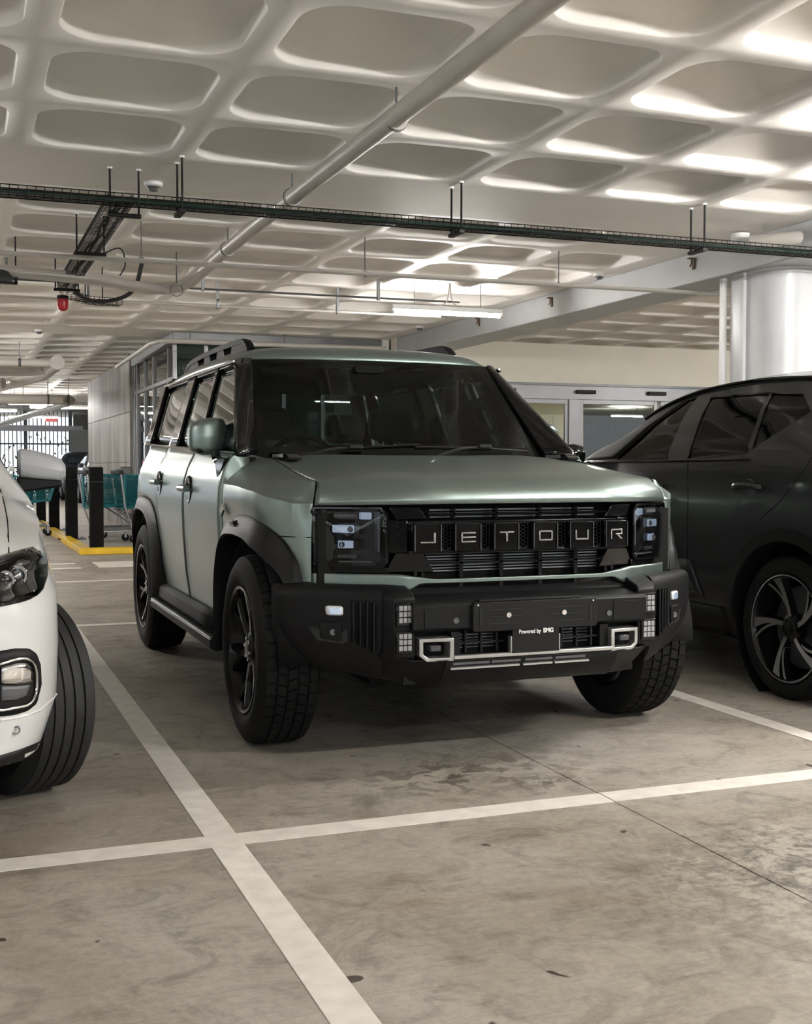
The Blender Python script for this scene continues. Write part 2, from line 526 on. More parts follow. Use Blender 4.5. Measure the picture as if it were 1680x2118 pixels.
# lobby interior: beige tiled wall, ceiling, back wall
M_tile = P('beige_wall_tile', (0.50,0.41,0.28), 0.3, var=(2, .12))
lob = MB().box(4.4, 10.0, 16.8, 17.0, 0, 3.0).build('wall_lobby', P('lobby_cream', (0.62,0.58,0.48), .5), smooth=False)
tag(lob, kind='structure')
k = 0
lt = MB().box(7.55, 8.4, 14.28, 14.55, 0, 2.06).build('wall_tiled', M_tile, smooth=False)
tag(lt, kind='structure')
for ix in range(2):
    for iz in range(2):
        MB().box(7.56+ix*.42, 7.97+ix*.42, 14.262, 14.278, .01+iz*1.02, 1.02+iz*1.02).build('wall_tile', M_tile, lt, bevel=.003, smooth=False)
lc = MB().box(4.4, 30, WY+.3, 17, 2.6, 2.7).build('ceiling_lobby', M_white, smooth=False)
tag(lc, kind='structure')

# glazed room to the left of it
GY, GX = 12.3, 0.87
M_pane2 = glass_mat('shopfront_glass', (0.55,0.66,0.66), 0.9)
gl = empty('window_1', (GX, GY, 0), kind='structure')
hd = MB(); hd.box(GX, 4.12, GY, GY+.12, 2.88, H); hd.box(GX, GX+.12, GY+.12, 16.6, 2.88, H)
hd.build('head_frame', M_dalu, gl, bevel=.004)
for x in (GX+.03, 1.35, 1.9, 2.5, 3.1, 3.7):
    MB().box(x-.03, x+.03, GY+.02, GY+.10, 0, 2.88).build('mullion', M_alu, gl, bevel=.003)
MB().box(GX, 4.1, GY+.02, GY+.10, 2.33, 2.39).build('transom', M_alu, gl, bevel=.003)
for y in (12.9, 14.3, 15.2, 16.1, 16.35, 16.55):
    MB().box(GX+.02, GX+.10, y-.03, y+.03, 0, 2.88).build('mullion', M_alu, gl, bevel=.003)
MB().box(GX+.02, GX+.10, GY+.12, 16.6, 2.37, 2.43).build('transom', M_alu, gl, bevel=.003)
MB().box(GX, 4.1, GY+.05, GY+.058, 0, 2.88).build('pane', M_pane2, gl, smooth=False)
MB().box(GX+.05, GX+.058, GY+.12, 16.5, 0, 2.88).build('pane', M_pane2, gl, smooth=False)
MB().box(4.02, 4.12, GY-.06, GY+.12, 0, H).build('jamb', M_white, gl, bevel=.003)
tag(MB().box(1.0, 4.3, 16.6, 16.75, 0, H).build('wall_glazed_room', P('grey_render', (0.20,0.21,0.21), .7), smooth=False), kind='structure')
# concrete wall
def conc():
    m = bpy.data.materials.new('board_marked_concrete'); m.use_nodes = True
    nt = m.node_tree; N = nt.nodes; L = nt.links; b = N['Principled BSDF']
    geo = N.new('ShaderNodeNewGeometry')
    mp = N.new('ShaderNodeMapping'); mp.inputs['Scale'].default_value = (1, 1.6, 0.25); L.new(geo.outputs['Position'], mp.inputs[0])
    n = N.new('ShaderNodeTexNoise'); n.inputs['Scale'].default_value = 1.8; n.inputs['Detail'].default_value = 8; n.inputs['Roughness'].default_value = .65
    L.new(mp.outputs[0], n.inputs['Vector'])
    r = N.new('ShaderNodeValToRGB'); r.color_ramp.elements[0].position = .38; r.color_ramp.elements[0].color = (.15,.135,.12,1)
    r.color_ramp.elements[1].position = .62; r.color_ramp.elements[1].color = (.40,.385,.36,1)
    L.new(n.outputs['Fac'], r.inputs[0]); L.new(r.outputs[0], b.inputs['Base Color']); b.inputs['Roughness'].default_value = .6
    bp = N.new('ShaderNodeBump'); bp.inputs['Strength'].default_value = .2; L.new(n.outputs['Fac'], bp.inputs['Height']); L.new(bp.outputs[0], b.inputs['Normal'])
    return m
M_conc = conc()
cw = MB().box(.86, 1.1, 16.6, 23.6, 0, H).build('wall_concrete', M_conc, smooth=False)
tag(cw, kind='structure')
for iy in range(5):
    for iz in range(3):
        z0 = (0.005, 1.2, 2.1)[iz]; z1 = (1.19, 2.09, 3.045)[iz]
        MB().box(.845, .862, 16.62+iy*1.4, 16.62+(iy+1)*1.4-.012, z0, z1).build('concrete_panel', M_conc, cw, bevel=.004, smooth=False)
tag(MB().box(1.1, 4.3, 23.3, 23.6, 0, H).build('wall_rear_block', M_conc, smooth=False), kind='structure')
# garage enclosure on the sides
tag(MB().box(-30, -29.7, 2, 45, 0, H).build('wall_left', M_conc, smooth=False), kind='structure')
tag(MB().box(39.7, 40, -12, 45, 0, H).build('wall_right', M_conc, smooth=False), kind='structure')
tag(MB().box(2.2, 40, 42.0, 42.3, 0, H).build('wall_far', M_conc, smooth=False), kind='structure')
# unseen parapet behind the camera, raised to cut low grazing light
tag(MB().box(-30, 40, -12.2, -12.0, 0, 1.05).build('wall_parapet', M_conc, smooth=False), kind='structure')
# ================================================================== CEILING SERVICES
def rod(x, y, z0, z1=H, r=.006, mat=None):
    return MB().tube([(x,y,z0),(x,y,z1)], r, 6)
def hanger(parent, x, y, z, mat, r, rr=.006):
    m = rod(x, y, z + r, H, rr)
    m.tube([(x + (r+.004)*math.cos(a), y, z + (r+.004)*math.sin(a)) for a in [2*PI*i/16 for i in range(17)]], .006, 5)
    return m.build('pipe_hanger', mat, parent, origin=(x, y, H))
# main drain pipe
root = empty('drain_pipe', (0, 1, 2.89), label='thick cream drain pipe under the ceiling running front to back, then turning left', cat='pipe')
path = [(0.02,-4,2.885),(0.01,-1,2.89),(0.0,2.7,2.895),(-0.01,4.6,2.88),(-0.03,5.6,2.84),(-.08,6.05,2.80),(-.22,6.25,2.78),(-.5,6.1,2.76),(-.9,5.8,2.76),(-1.3,5.66,2.76),(-1.9,5.55,2.76),(-4,5.3,2.75)]
MB().tube(cr(path, 70), .052, 18).build('pipe_run', M_pipe, root)
for (x,y,z) in ((0.02,.8,2.89),(0,2.7,2.895),(-.01,4.6,2.88),(-.20,5.85,2.715)):
    hanger(root, x, y, z, M_dalu, .052)
    if y < 5: MB().tube([(x,y-.02,z),(x,y+.02,z)], .0555, 18).build('coupling', M_pipe, root)
# slim cream conduit across
root = empty('sprinkler_pipe', (1.5,4.6,2.755), label='slim pale straight pipe crossing the whole ceiling below the drain pipe', cat='pipe')
MB().tube([(-6,4.6,2.735),(5.2,4.6,2.755)], .019, 12).build('pipe_run', M_pipe, root)
for x in (-2.9,-1.75,-.69,1.143,2.95):
    hanger(root, x, 4.6, 2.75, M_dalu, .019, .005)
# cable conduits further back
def conduit(x0, x1, y, z, r, label, step=1.3, mat=None):
    root = empty('cable_conduit', ((x0+x1)/2, y, z), label=label, cat='conduit')
    MB().tube([(x0,y,z),(x1,y,z)], r, 8).build('pipe_run', mat or M_pipe, root)
    x = x0 + .6
    while x < x1:
        MB().box(x-.012, x+.012, y-.02, y+.02, z-r-.012, H).build('clamp', M_dalu, root); x += step
conduit(-4, 3.0, 7.45, 2.80, .012, 'thin clamped conduit passing behind the red beacon, ending by the lit tube')
conduit(-4, 2.9, 6.7, 2.86, .010, 'thin grey conduit just in front of the clamped one behind the beacon', 1.8, M_dalu)
# wire mesh cable tray
def tray(name, p0, p1, width, height, label, rods, stepw=.05, cables=3, ends=None):
    p0, p1 = Vector(p0), Vector(p1)
    root = empty(name, (p0+p1)/2, label=label, cat='cable tray')
    d = (p1-p0); L = d.length; d.normalize()
    side = Vector((d.y, -d.x, 0)).normalized(); up = Vector((0,0,1))
    m = MB()
    for s in (-1, 1):
        for hh in (0, .5, 1):
            a = p0 + side*s*width/2 + up*height*hh
            m.tube([a, a + d*L], .0028 if hh < 1 else .0035, 5)
    for s in (-.5, 0, .5):
        a = p0 + side*s*width/2*1.2
        m.tube([a, a + d*L], .0028, 5)
    m.build('side_wires', M_black, root)
    m = MB(); n = int(L/stepw)
    for i in range(n+1):
        c = p0 + d*(i*stepw)
        m.tube([c + side*width/2 + up*height, c + side*width/2, c - side*width/2, c - side*width/2 + up*height], .0026, 4)
    tag(m.build('cross_wires', M_black, root), kind='stuff')
    M_cab = P('grey_cable', (.02,.022,.024), .5); M_cab2 = P('green_cable', (.012,.035,.025), .5)
    for q in range(cables):
        off = (q - (cables-1)/2) * .022
        m = MB()
        m.tube(cr([p0 + d*(L*t) + side*(off + .012*math.sin(t*23+q)) + up*(.018 + .012*abs(math.sin(t*17+q*2))) for t in [i/14 for i in range(15)]], 60), .009, 6)
        m.build('cable', M_cab if q % 2 else M_cab2, root)
    for (c, o1, o2) in rods:
        c = Vector(c)
        for o in (o1, o2):
            MB().tube([c + Vector(o), Vector((c.x+o[0], c.y+o[1], H))], .007, 6).build('threaded_rod', M_black, root)
            MB().tube([Vector((c.x+o[0], c.y+o[1], H-.012)), Vector((c.x+o[0], c.y+o[1], H))], .018, 8).build('rod_plate', M_white, root)
        a, b_ = c + Vector(o1)*1.15, c + Vector(o2)*1.15
        dd = (b_-a).normalized(); M = Matrix.Translation((a+b_)/2) @ dd.to_track_quat('X','Z').to_matrix().to_4x4()
        ll = (b_-a).length/2
        MB().box(-ll, ll, -.02, .02, -.028, -.004, M).build('trapeze_bracket', M_black, root, bevel=.003)
    return root
r_ = [((x, 2.60, 2.735), (0,.085,0), (0,-.085,0)) for x in (-.745, 1.115, 3.028)]
tray('cable_tray', (-5, 2.60, 2.745), (7, 2.60, 2.745), .105, .058, 'long black wire mesh cable tray crossing the whole width of the ceiling', r_)
t2 = tray('cable_tray', (-1.09, 2.70, 2.770), (-1.09, 6.55, 2.770), .15, .06, 'short black mesh cable tray running back from the long tray to the red beacon',
     [((-1.09, 4.45, 2.766), (-.10,0,0), (.10,0,0)), ((-1.09, 6.45, 2.766), (-.10,0,0), (.10,0,0)), ((-1.035, 2.95, 2.766), (-.09,0,0),(.09,0,0))], stepw=.045, cables=2)
m = MB()
cpath = [(-1.09,6.6,2.765),(-1.02,6.78,2.73),(-.85,6.92,2.70),(-.55,6.98,2.70)]
cpp = [Vector(p) for p in cr(cpath, 14)]
for i, p in enumerate(cpp):
    d = (cpp[min(i+1,13)]-cpp[max(i-1,0)]); d.z = 0; d.normalize(); sd = Vector((d.y,-d.x,0))
    m.tube([p+sd*.07+Vector((0,0,.06)), p+sd*.07, p-sd*.07, p-sd*.07+Vector((0,0,.06))], .003, 4)
for s, hh in ((.07,0),(.07,.06),(-.07,0),(-.07,.06),(0,0)):
    m.tube([p + Vector((0,s,hh)) if i > 6 else p + Vector((s*.9,s*.5,hh)) for i, p in enumerate(cpp)], .003, 4)
m.build('curved_end', M_black, t2)
for x in (-.88, -.72):
    MB().tube([(x, 6.93, 2.70), (x, 6.93, H)], .006, 6).build('threaded_rod', M_black, t2)
for k, (a, b_) in enumerate((((-1.0,6.6,2.75),(-.35,6.2,2.78)),)):
    MB().tube(cr([a, (-.85,6.75,2.70), (-.62,6.72,2.72), (-.48,6.5,2.80), (-.42,6.4,H-.02)], 20), .02, 8).build('loose_cable', P('grey_cable', (.02,.022,.024), .5), t2)
MB().tube(cr([(-1.02,4.5,2.75),(-.85,4.6,2.83),(-.80,4.7,2.72),(-.84,4.72,2.64)], 16), .006, 6).build('loose_cable', P('grey_cable', (.02,.022,.024), .5), t2)
# red beacon
root = empty('warning_beacon', (-1.11,6.66,2.69), label='small red beacon hanging under the end of the short cable tray', cat='beacon')
MB().lathe([(0,.0),(0,.048),(-.02,.05),(-.07,.05),(-.10,.042),(-.115,.02),(-.118,0)], (-1.11,6.66,2.70), 'z', 20).build('lens', M_red, root)
MB().tube([(-1.11,6.66,2.695),(-1.11,6.66,2.725)], .052, 16).build('beacon_base', M_black, root)
# smoke detectors
def detector(x, y, label, s=1.0, z=H):
    root = empty('smoke_detector', (x,y,z), label=label, cat='detector', group=None)
    MB().lathe([(0,0),(0,.062*s),(-.022*s,.062*s),(-.030*s,.05*s)], (x,y,z), 'z', 24).build('base', M_white, root)
    MB().lathe([(-.030*s,.045*s),(-.042*s,.036*s),(-.055*s,.03*s),(-.06*s,0)], (x,y,z), 'z', 20).build('sensor_head', M_dalu, root)
detector(-.80, 3.28, 'round white smoke detector on the ceiling above the long cable tray, left side', 1.0)
detector(3.93, 5.6, 'white smoke detector beside the white beam', .95)
detector(3.9, 10.4, 'white smoke detector on the ceiling just left of the beam and behind the lit tube', 1.0)
detector(-.93, 12.7, 'tiny white detector on the ceiling at far left beyond the red beacon', 1.0)
# beam brackets
for i, (u, y) in enumerate(((4.10, 4.25), (4.10, 6.95), (4.10, 7.2), (4.10, 8.9))):
    if i == 2: continue
    lb = ['small rusty bracket on the beam nearest the column', 'small rusty bracket on the middle of the white beam', '', 'small bracket on the far part of the white beam'][i]
    m = MB(); m.box(4.06, 4.118, y-.02, y+.02, 2.99, 3.0); m.box(4.108, 4.118, y-.02, y+.02, 2.90, 2.99)
    m.tube([(4.09,y,2.99),(4.09,y,2.95),(4.075,y,2.92)], .006, 6)
    tag(m.build('beam_bracket', P('rusty_steel', (.12,.07,.04), .7), origin=(4.1,y,2.95)), lb, 'bracket')
# fluorescent battens
def batten(x, y, z, L, along='x', label='', group=None, tube=None):
    root = empty('fluorescent_lamp', (x,y,z), label=label, cat='lamp', group=group)
    a = (x-L/2, x+L/2, y-.03, y+.03) if along == 'x' else (x-.03, x+.03, y-L/2, y+L/2)
    MB().box(*a, z+.01, z+.06).build('housing', M_white, root, bevel=.006)
    d = Vector((1,0,0)) if along == 'x' else Vector((0,1,0))
    c = Vector((x,y,z-.012))
    MB().tube([c-d*(L/2-.03), c+d*(L/2-.03)], .019, 10).build('tube', tube or M_tube, root)
    for s in (-1,1):
        MB().tube([c-d*s*(L/2-.03), c-d*s*(L/2)], .02, 10).build('end_cap', M_white, root)
        p = c - d*s*L*.3
        MB().tube([p+Vector((0,0,.06)), Vector((p.x,p.y,H))], .004, 5).build('hanging_rod', M_dalu, root)
batten(2.76, 6.68, 2.745, 1.25, 'x', 'lit fluorescent tube lamp hanging above the green off-road car, near the beam', tube=M_tube_mid)
LAMPG = 'lit fluorescent tubes over the parking rows out at the sides'
M_half = P('half_tube', (1,1,1), .4, emit=((1.0,0.97,0.93), TUBE*.45))
for (x,y,lb,mt) in ((3.25,-1.35,'lit tube just outside the top right of the photo',M_tube_big),(3.75,.7,'lit tube right of the photo beside the beam',M_half),(2.6,-4.2,'added unseen tube at front right, brightening the foreground floor',M_tube_big),(-1.2,-6.6,'added unseen tube behind the camera, brightening the near aisle',M_half),
        (-5.2,-1.35,'added unseen tube brightening the white car bay',M_half),(7.6,-1.35,'added unseen tube beyond the beam at the front right',M_tube),(7.6,2.6,'added tube hidden beyond the column',M_tube),
        (11.5,6.0,'added unseen tube brightening the bays right of the beam',M_tube),(-4.5,6.68,'lit tube over the aisle left of the tray',M_tube),(-3.5,12,'added unseen tube brightening the far aisle beside the bollards',M_tube),(-3.5,19,'added unseen tube brightening the far aisle beyond the trolleys',M_tube),(-4.5,26,'added unseen tube farther along the left aisle',M_tube),(14.5,23,'lit tube in the garage seen through the lobby, near',M_half),(19,30,'lit tube in the garage seen through the lobby, far',M_half)):
    batten(x, y, 2.86 if y < 5 else 2.78, 1.25, 'x', lb, tube=mt)  # most of these unseen tubes are added to brighten floor, bays and far aisle
for k, (x,y,z) in enumerate(((-.2,26,2.66),(.5,27,2.62),(-1.2,29,2.6),(.2,33,2.6))):
    batten(x, y, z, 1.5, 'x', ['lit tube nearest behind the lagged pipes at far left','lit tube by the concrete wall end at far left','lit tube low at the far left edge','lit tube farthest away above the fence'][k], tube=M_tube_far)
# lobby downlights
for k,(x,y) in enumerate(((6.3,13.2),(9.0,13.0),(10.5,15.5),(7.3,15.8))):
    root = empty('lobby_light', (x,y,2.6), label=['lit panel lamp inside the lobby, left door leaf','lit panel lamp inside the lobby, behind the right door leaf','lit panel lamp at the back right of the lobby','lit panel lamp at the back left of the lobby'][k], cat='lamp')
    MB().box(x-.5,x+.5,y-.1,y+.1,2.57,2.6).build('frame', M_white, root)
    MB().box(x-.47,x+.47,y-.08,y+.08,2.562,2.57).build('diffuser', P('lobby_diffuser',(1,1,1),.5,emit=((1,.9,.74), 14)), root)
# curved electrical drop above the lamp
m = MB(); m.tube(cr([(2.62,6.68,2.812),(2.72,6.68,2.83),(2.76,6.68,2.90),(2.78,6.68,H)], 16), .006, 6); m.tube(cr([(2.94,6.68,2.812),(2.84,6.68,2.83),(2.80,6.68,2.90),(2.785,6.68,H)], 16), .006, 6)
tag(m.build('lamp_flex', M_pipe, origin=(2.78,6.68,H)), 'pale cable fork dropping from the ceiling to the lit tube lamp', 'cable')
# left edge: dark dome speaker
root = empty('ceiling_speaker', (-1.66,5.6,2.72), label='dark grey dome speaker on a bracket at the left edge', cat='speaker')
MB().lathe([(.09,0),(.085,.04),(.05,.09),(0,.11),(-.02,.10),(-.02,0)], (-1.70,5.6,2.70), 'z', 24).build('dome', P('dark_grey_plastic',(.05,.055,.055),.35), root)
m = MB(); m.box(-1.80,-1.56,5.58,5.62,2.655,2.675); m.box(-1.585,-1.56,5.58,5.62,2.66,2.72); m.build('bracket_arm', M_black, root)
MB().tube([(-1.573,5.6,2.66),(-1.573,5.6,H)], .007, 6).build('threaded_rod', M_black, root)
MB().tube([(-1.72,5.7,2.66),(-1.74,5.9,2.5)], .03, 8).build('stay', P('dark_grey_plastic',(.05,.055,.055),.35), root)
# far left lagged pipes
def fp(name, pts, r, label, mat=M_pipe, hangers=(), joints=(), clamps=True):
    root = empty(name, pts[0], label=label, cat='pipe')
    MB().tube(pts, r, 14).build('pipe_run', mat, root)
    for (x,y,z) in hangers:
        MB().tube([(x,y,z),(x,y,H)], .008, 6).build('hanging_rod', M_dalu, root)
        MB().tube([(x-.02,y,z),(x+.02,y,z)], r*1.08, 14).build('clamp', M_dalu, root)
    return root
fp('lagged_pipe', [(-6,14.6,2.72),(-.62,14.6,2.74)], .06, 'white pipe nearest at far left ending at the capped pipe', hangers=((-1.9,14.6,2.74),(-1.1,14.6,2.74)))
fp('lagged_pipe', [(-6,16.2,2.70),(-1.1,16.2,2.72),(-.8,16.0,2.72),(-.66,15.4,2.72)], .085, 'second white pipe at far left, elbowing to the capped pipe', hangers=((-1.8,16.2,2.72),))
fp('lagged_pipe', [(-6,18.5,2.62),(-1.5,18.5,2.64),(-1.2,18.3,2.65)], .10, 'third white pipe at far left with a rounded end', hangers=((-2.0,18.5,2.64),))
fp('lagged_pipe', [(-.55,14.4,2.74),(-.62,16.5,2.70),(-1.45,20.5,2.66)], .11, 'fat white pipe at far left with a round capped end facing the camera')
fp('lagged_pipe', [(-6,22.0,2.53),(.15,22.0,2.56),(.33,22.25,2.56),(.30,22.7,2.56)], .11, 'long white pipe at far left ending in an elbow beside the concrete wall', hangers=((-.15,22,2.56),(.28,22.1,2.56),(-1.4,22,2.55)))
fp('lagged_pipe', [(.28,22.4,2.50),(-.95,26.6,2.16)], .07, 'shiny ribbed pipe sloping down left from the elbow by the concrete wall', M_steel, hangers=((-.05,23.5,2.42),(-.5,25.1,2.29)))
fp('lagged_pipe', [(-1.0,22.4,2.50),(-2.3,26.6,2.2)], .07, 'shiny ribbed pipe sloping down left at the picture edge', M_steel, hangers=((-1.4,23.8,2.4),))
# pipe round the glazed room
root = fp('wall_pipe', [(.60,16.4,2.86),(.60,12.5,2.90),(.68,12.18,2.90),(.80,12.10,2.90),(4.0,12.10,2.90)], .035, 'white pipe bending round the top of the glazed room')
for (x,y) in ((.60,15.0),(1.08,12.1),(2.45,12.1),(3.15,12.1)):
    MB().tube([(x,y,2.86),(x,y,H)], .008, 6).build('hanging_rod', M_dalu, root)
# pipe at the column head
root = fp('wall_pipe', [(3.86,3.1,2.93),(4.1,2.85,2.93),(4.6,2.65,2.945),(6.5,2.45,2.95)], .055, 'white elbowed pipe in front of the column head at the right edge')
MB().lathe([(-.09,.0),(-.09,.075),(.05,.075),(.05,0)], (3.93,3.32,2.985), 'z', 18).build('pipe_cap', M_white, root)
hanger(root, 4.3, 2.76, 2.935, M_white, .055)
# ================================================================== GREEN OFF-ROADER
def paint(name, col, metal, rough, coat):
    return P(name, col, rough, metal, coat=coat, var=(900, .05))
M_body = paint('satin_green_paint', (0.235,0.288,0.272), 0.85, 0.33, 0.15)
M_gloss = P('gloss_black', (0.003,0.003,0.0035), 0.06, spec=.38)
M_trim = P('grained_black_plastic', (0.0050,0.0050,0.0055), 0.5, spec=.22, bump=(500,.2,.0006), var=(5,.08))
M_rub = P('tyre_rubber', (0.006,0.006,0.006), 0.75, spec=.25, bump=(90,.3,.001))
M_rim = P('black_rim', (0.012,0.012,0.013), 0.18, .6)
M_silver = P('silver_trim', (0.52,0.52,0.51), 0.32, 0.8)
M_fin = P('radiator_fin', (0.22,0.23,0.25), 0.4, .7)
M_int = P('dark_cabin', (0.004,0.004,0.004), 0.8, spec=.2)
M_seat = P('seat_leather', (0.014,0.013,0.013), 0.6)
M_carglass = glass_mat('tinted_side_glass', (0.50,0.55,0.54), 0.95)
M_wsglass = glass_mat('windshield_glass', (0.33,0.37,0.355), 0.85)
M_lens = glass_mat('lamp_lens', (0.62,0.62,0.64), 0.9)
M_led = P('led_reflector', (0.55,0.60,0.66), 0.15, .9, emit=((.6,.75,.95), .12))
M_patch = P('grey_led_square', (0.30,0.30,0.31), 0.35)
suv = empty('off_road_car', (0,1.4,0), label='sage green boxy off-road car with black arches parked in the middle bay', cat='car')
PXZ = [(0.38,.885),(0.46,.905),(0.6,.925),(0.8,.938),(0.98,.942),(1.08,.935),(1.15,.915),(1.20,.888),(1.24,.868),(1.30,.845)]
TY = [(-.46,.10),(-.40,.085),(-.30,.035),(-.2,.008),(0,0),(3.0,0),(3.25,.02),(3.36,.06),(3.44,.13)]
def XS(y, z): return lerp1(PXZ, z) - lerp1(TY, y)
def side_patch(name, A, B, nu, nv, s, mat=M_body, off=0.0, lin=True, parent=suv, thick=.012):
    """ruled between (y,z) polylines A and B on the body side"""
    a = cr([(0,*p) for p in A], nu, lin); b = cr([(0,*p) for p in B], nu, lin)
    rows = []
    for p, q in zip(a, b):
        r = []
        for j in range(nv):
            m = p.lerp(q, j/(nv-1)); r.append((s*(XS(m.y, m.z)+off), m.y, m.z))
        rows.append(r)
    return MB().grid(rows).build(name, mat, parent, thick=thick, sharp=40)
FIN = [(-.46,.60),(-.44,.68),(-.37,.755),(-.25,.82),(-.08,.865),(.18,.87),(.32,.845),(.41,.775),(.47,.64),(.48,.45),(.48,.36)]
FOUT = [(-.45,.62),(-.44,.735),(-.42,.80),(-.34,.885),(-.2,.938),(0,.957),(.2,.935),(.42,.86),(.53,.70),(.57,.5),(.56,.36)]
RIN = [(2.30,.36),(2.31,.45),(2.34,.64),(2.42,.775),(2.55,.85),(2.72,.88),(2.95,.88),(3.12,.83),(3.24,.73),(3.28,.6),(3.28,.45)]
ROUT = [(2.18,.36),(2.19,.5),(2.23,.68),(2.33,.84),(2.5,.93),(2.72,.957),(3.0,.955),(3.2,.90),(3.33,.79),(3.38,.6),(3.38,.45)]
ZC = [(-.40,1.015),(-.31,1.034),(-.19,1.055),(.14,1.074),(.485,1.08)]
G = [(-.40,.757,1.100),(-.3,.757,1.108),(-.1,.755,1.132),(.1,.75,1.160),(.28,.748,1.187),(.53,.760,1.203)]
def gline(y): return (lerp1([(g[0],g[1]) for g in G], y), lerp1([(g[0],g[2]) for g in G], y))
def sill(y): return 1.212 + .030*(y-.45)
def XF(y, z):
    k = max(0, min(1, (y+.40)/.12)) * max(0, min(1, (.50-y)/.16)); k = k*k*(3-2*k)
    return XS(y, z) + .022*k*math.exp(-((z-1.03)/.085)**2)
for s in (-1, 1):
    # fender: side skin round the arch, shoulder up to the bonnet gap, front corner
    mb = MB()
    A = [(0,-.40,.71),(0,-.38,.80),(0,-.31,.87),(0,-.18,.92),(0,0,.94),(0,.18,.92),(0,.38,.84),(0,.47,.70),(0,.475,.50),(0,.475,.42)]
    ys = [-.40 + .882*i/30 for i in range(31)]
    b = [Vector((0,-.40,.72+.295*i/12)) for i in range(12)] + [Vector((0,y,lerp1(ZC,y))) for y in ys] + [Vector((0,.482,1.08-.66*i/14)) for i in range(1,15)]
    a = cr(A, len(b), True)
    rows = []
    for p, q in zip(a, b):
        rows.append([(s*XF(p.lerp(q, j/10).y, p.lerp(q, j/10).z), p.lerp(q, j/10).y, p.lerp(q, j/10).z) for j in range(11)])
    mb.grid(rows)
    rows = []
    for y in ys:
        z0 = lerp1(ZC, y); x0 = XF(y, z0); gx, gz = gline(y)
        pts = [(x0, z0), (x0-.012, z0+.007), (x0*.78+gx*.22, z0*.76+gz*.24+.006), (x0*.45+gx*.55, z0*.42+gz*.58+.008), (gx+.02, gz-.001), (gx+.004, gz)]
        r = [(s*p.x, y, p.z) for p in cr([(q[0],0,q[1]) for q in pts], 16)]
        r[0] = (s*x0, y, z0); r.append((s*(gx+.003), y, gz-.03))
        rows.append(r)
    mb.grid(rows)
    c1 = rows[-1][:-1]; n1 = len(c1)
    c2 = cr([(XS(.49,1.08),.487,1.08),(XS(.49,1.15),.487,1.15),(XS(.49,1.205),.487,1.205),(.80,.52,1.208),(.765,.54,1.206)], n1)
    mb.grid([[p, (s*q.x, q.y, q.z)] for p, q in zip(c1, c2)])
    nose = []
    for (z, xi, yi) in ((.713,.797,-.468),(.80,.797,-.467),(.90,.794,-.463),(.97,.789,-.457),(1.015,.782,-.447)):
        xo, yo = XS(-.40, z), -.400
        nose.append([(s*xo, yo, z), (s*(xo*.6+xi*.4), yo*.6+yi*.4-.010, z), (s*xi, yi, z), (s*(xi-.004), yi+.03, z)])
    mb.grid(dense(nose, 14, 12, True, False))
    top = rows[0][:-1]; nn = len(top)
    hc = cr([(.782,-.447,1.015),(.773,-.432,1.050),(.764,-.414,1.085),(.760,-.403,1.100)], nn)
    cols = []
    for k in range(nn):
        o_, i_ = Vector(top[k]), Vector((s*hc[k].x, hc[k].y, hc[k].z))
        mid = (o_+i_)/2 + Vector((0,-.010*(1-k/(nn-1)),0))
        cols.append(cr([o_, mid, i_], 8) + [i_ + Vector((0,.03,0))])
    mb.grid(cols)
    fender = mb.build('fender', M_body, suv, sharp=32, weld=.0006)
    MB().tube([(s*(g_[1]+.001), g_[0], g_[2]-.001) for g_ in G] , .0035, 5).build('bonnet_gap', M_int, fender)
    MB().tube([(s*.7595,-.403,1.098),(s*.763,-.412,1.085),(s*.772,-.431,1.050),(s*.782,-.447,1.015),(s*.789,-.456,.97)], .003, 5).build('bonnet_gap', M_int, fender)
    MB().tube([(s*XS(-.34,.885),-.34,.885),(s*XS(-.40,.885),-.400,.885),(s*.832,-.431,.885),(s*.797,-.467,.885)], .0022, 5).build('panel_gap', M_int, fender)
    # side marker vent on the fender
    MB().box(-.006,.006,-.03,.03,-.018,.018, Matrix.Translation((s*.965,.36,.965)) @ Matrix.Rotation(-.5,4,'X')).build('side_badge', M_chrome, fender, bevel=.003)
    # flares
    for (IN, OUT, nm) in ((FIN, FOUT, 'f'), (RIN, ROUT, 'r')):
        i_ = cr([(0,*p) for p in IN], 48); o_ = cr([(0,*p) for p in OUT], 48)
        rows = []
        for p, q in zip(i_, o_):
            def w(y): return .986 - lerp1(TY, y)*1.0
            m1 = q.lerp(p, .12); m2 = q.lerp(p, .80)
            rows.append([(s*(XS(q.y,q.z)-.01), q.y, q.z), (s*(XS(q.y,q.z)+.012), q.y, q.z), (s*(XS(m1.y,m1.z)+.022), m1.y, m1.z),
                         (s*(w(m2.y)-.006), m2.y, m2.z), (s*w(p.y), p.y, p.z), (s*(w(p.y)-.012), p.y, p.z-.008*(1 if p.z>.7 else 0)), (s*.62, p.y, p.z)])
        fl_ = MB().grid(rows).build('arch_flare', M_trim, suv, sharp=30)
        if nm == 'f':
            MB().box(-.012,.012,-.045,.045,-.012,.012, Matrix.Translation((s*.972,.10,.918)) @ Matrix.Rotation(s*.45,4,'Y')).build('side_marker', M_gloss, fl_, bevel=.004)
            MB().box(-.004,.004,-.03,.02,-.009,.009, Matrix.Translation((s*.983,.10,.922)) @ Matrix.Rotation(s*.45,4,'Y')).build('marker_lens', M_patch, fl_, bevel=.002)
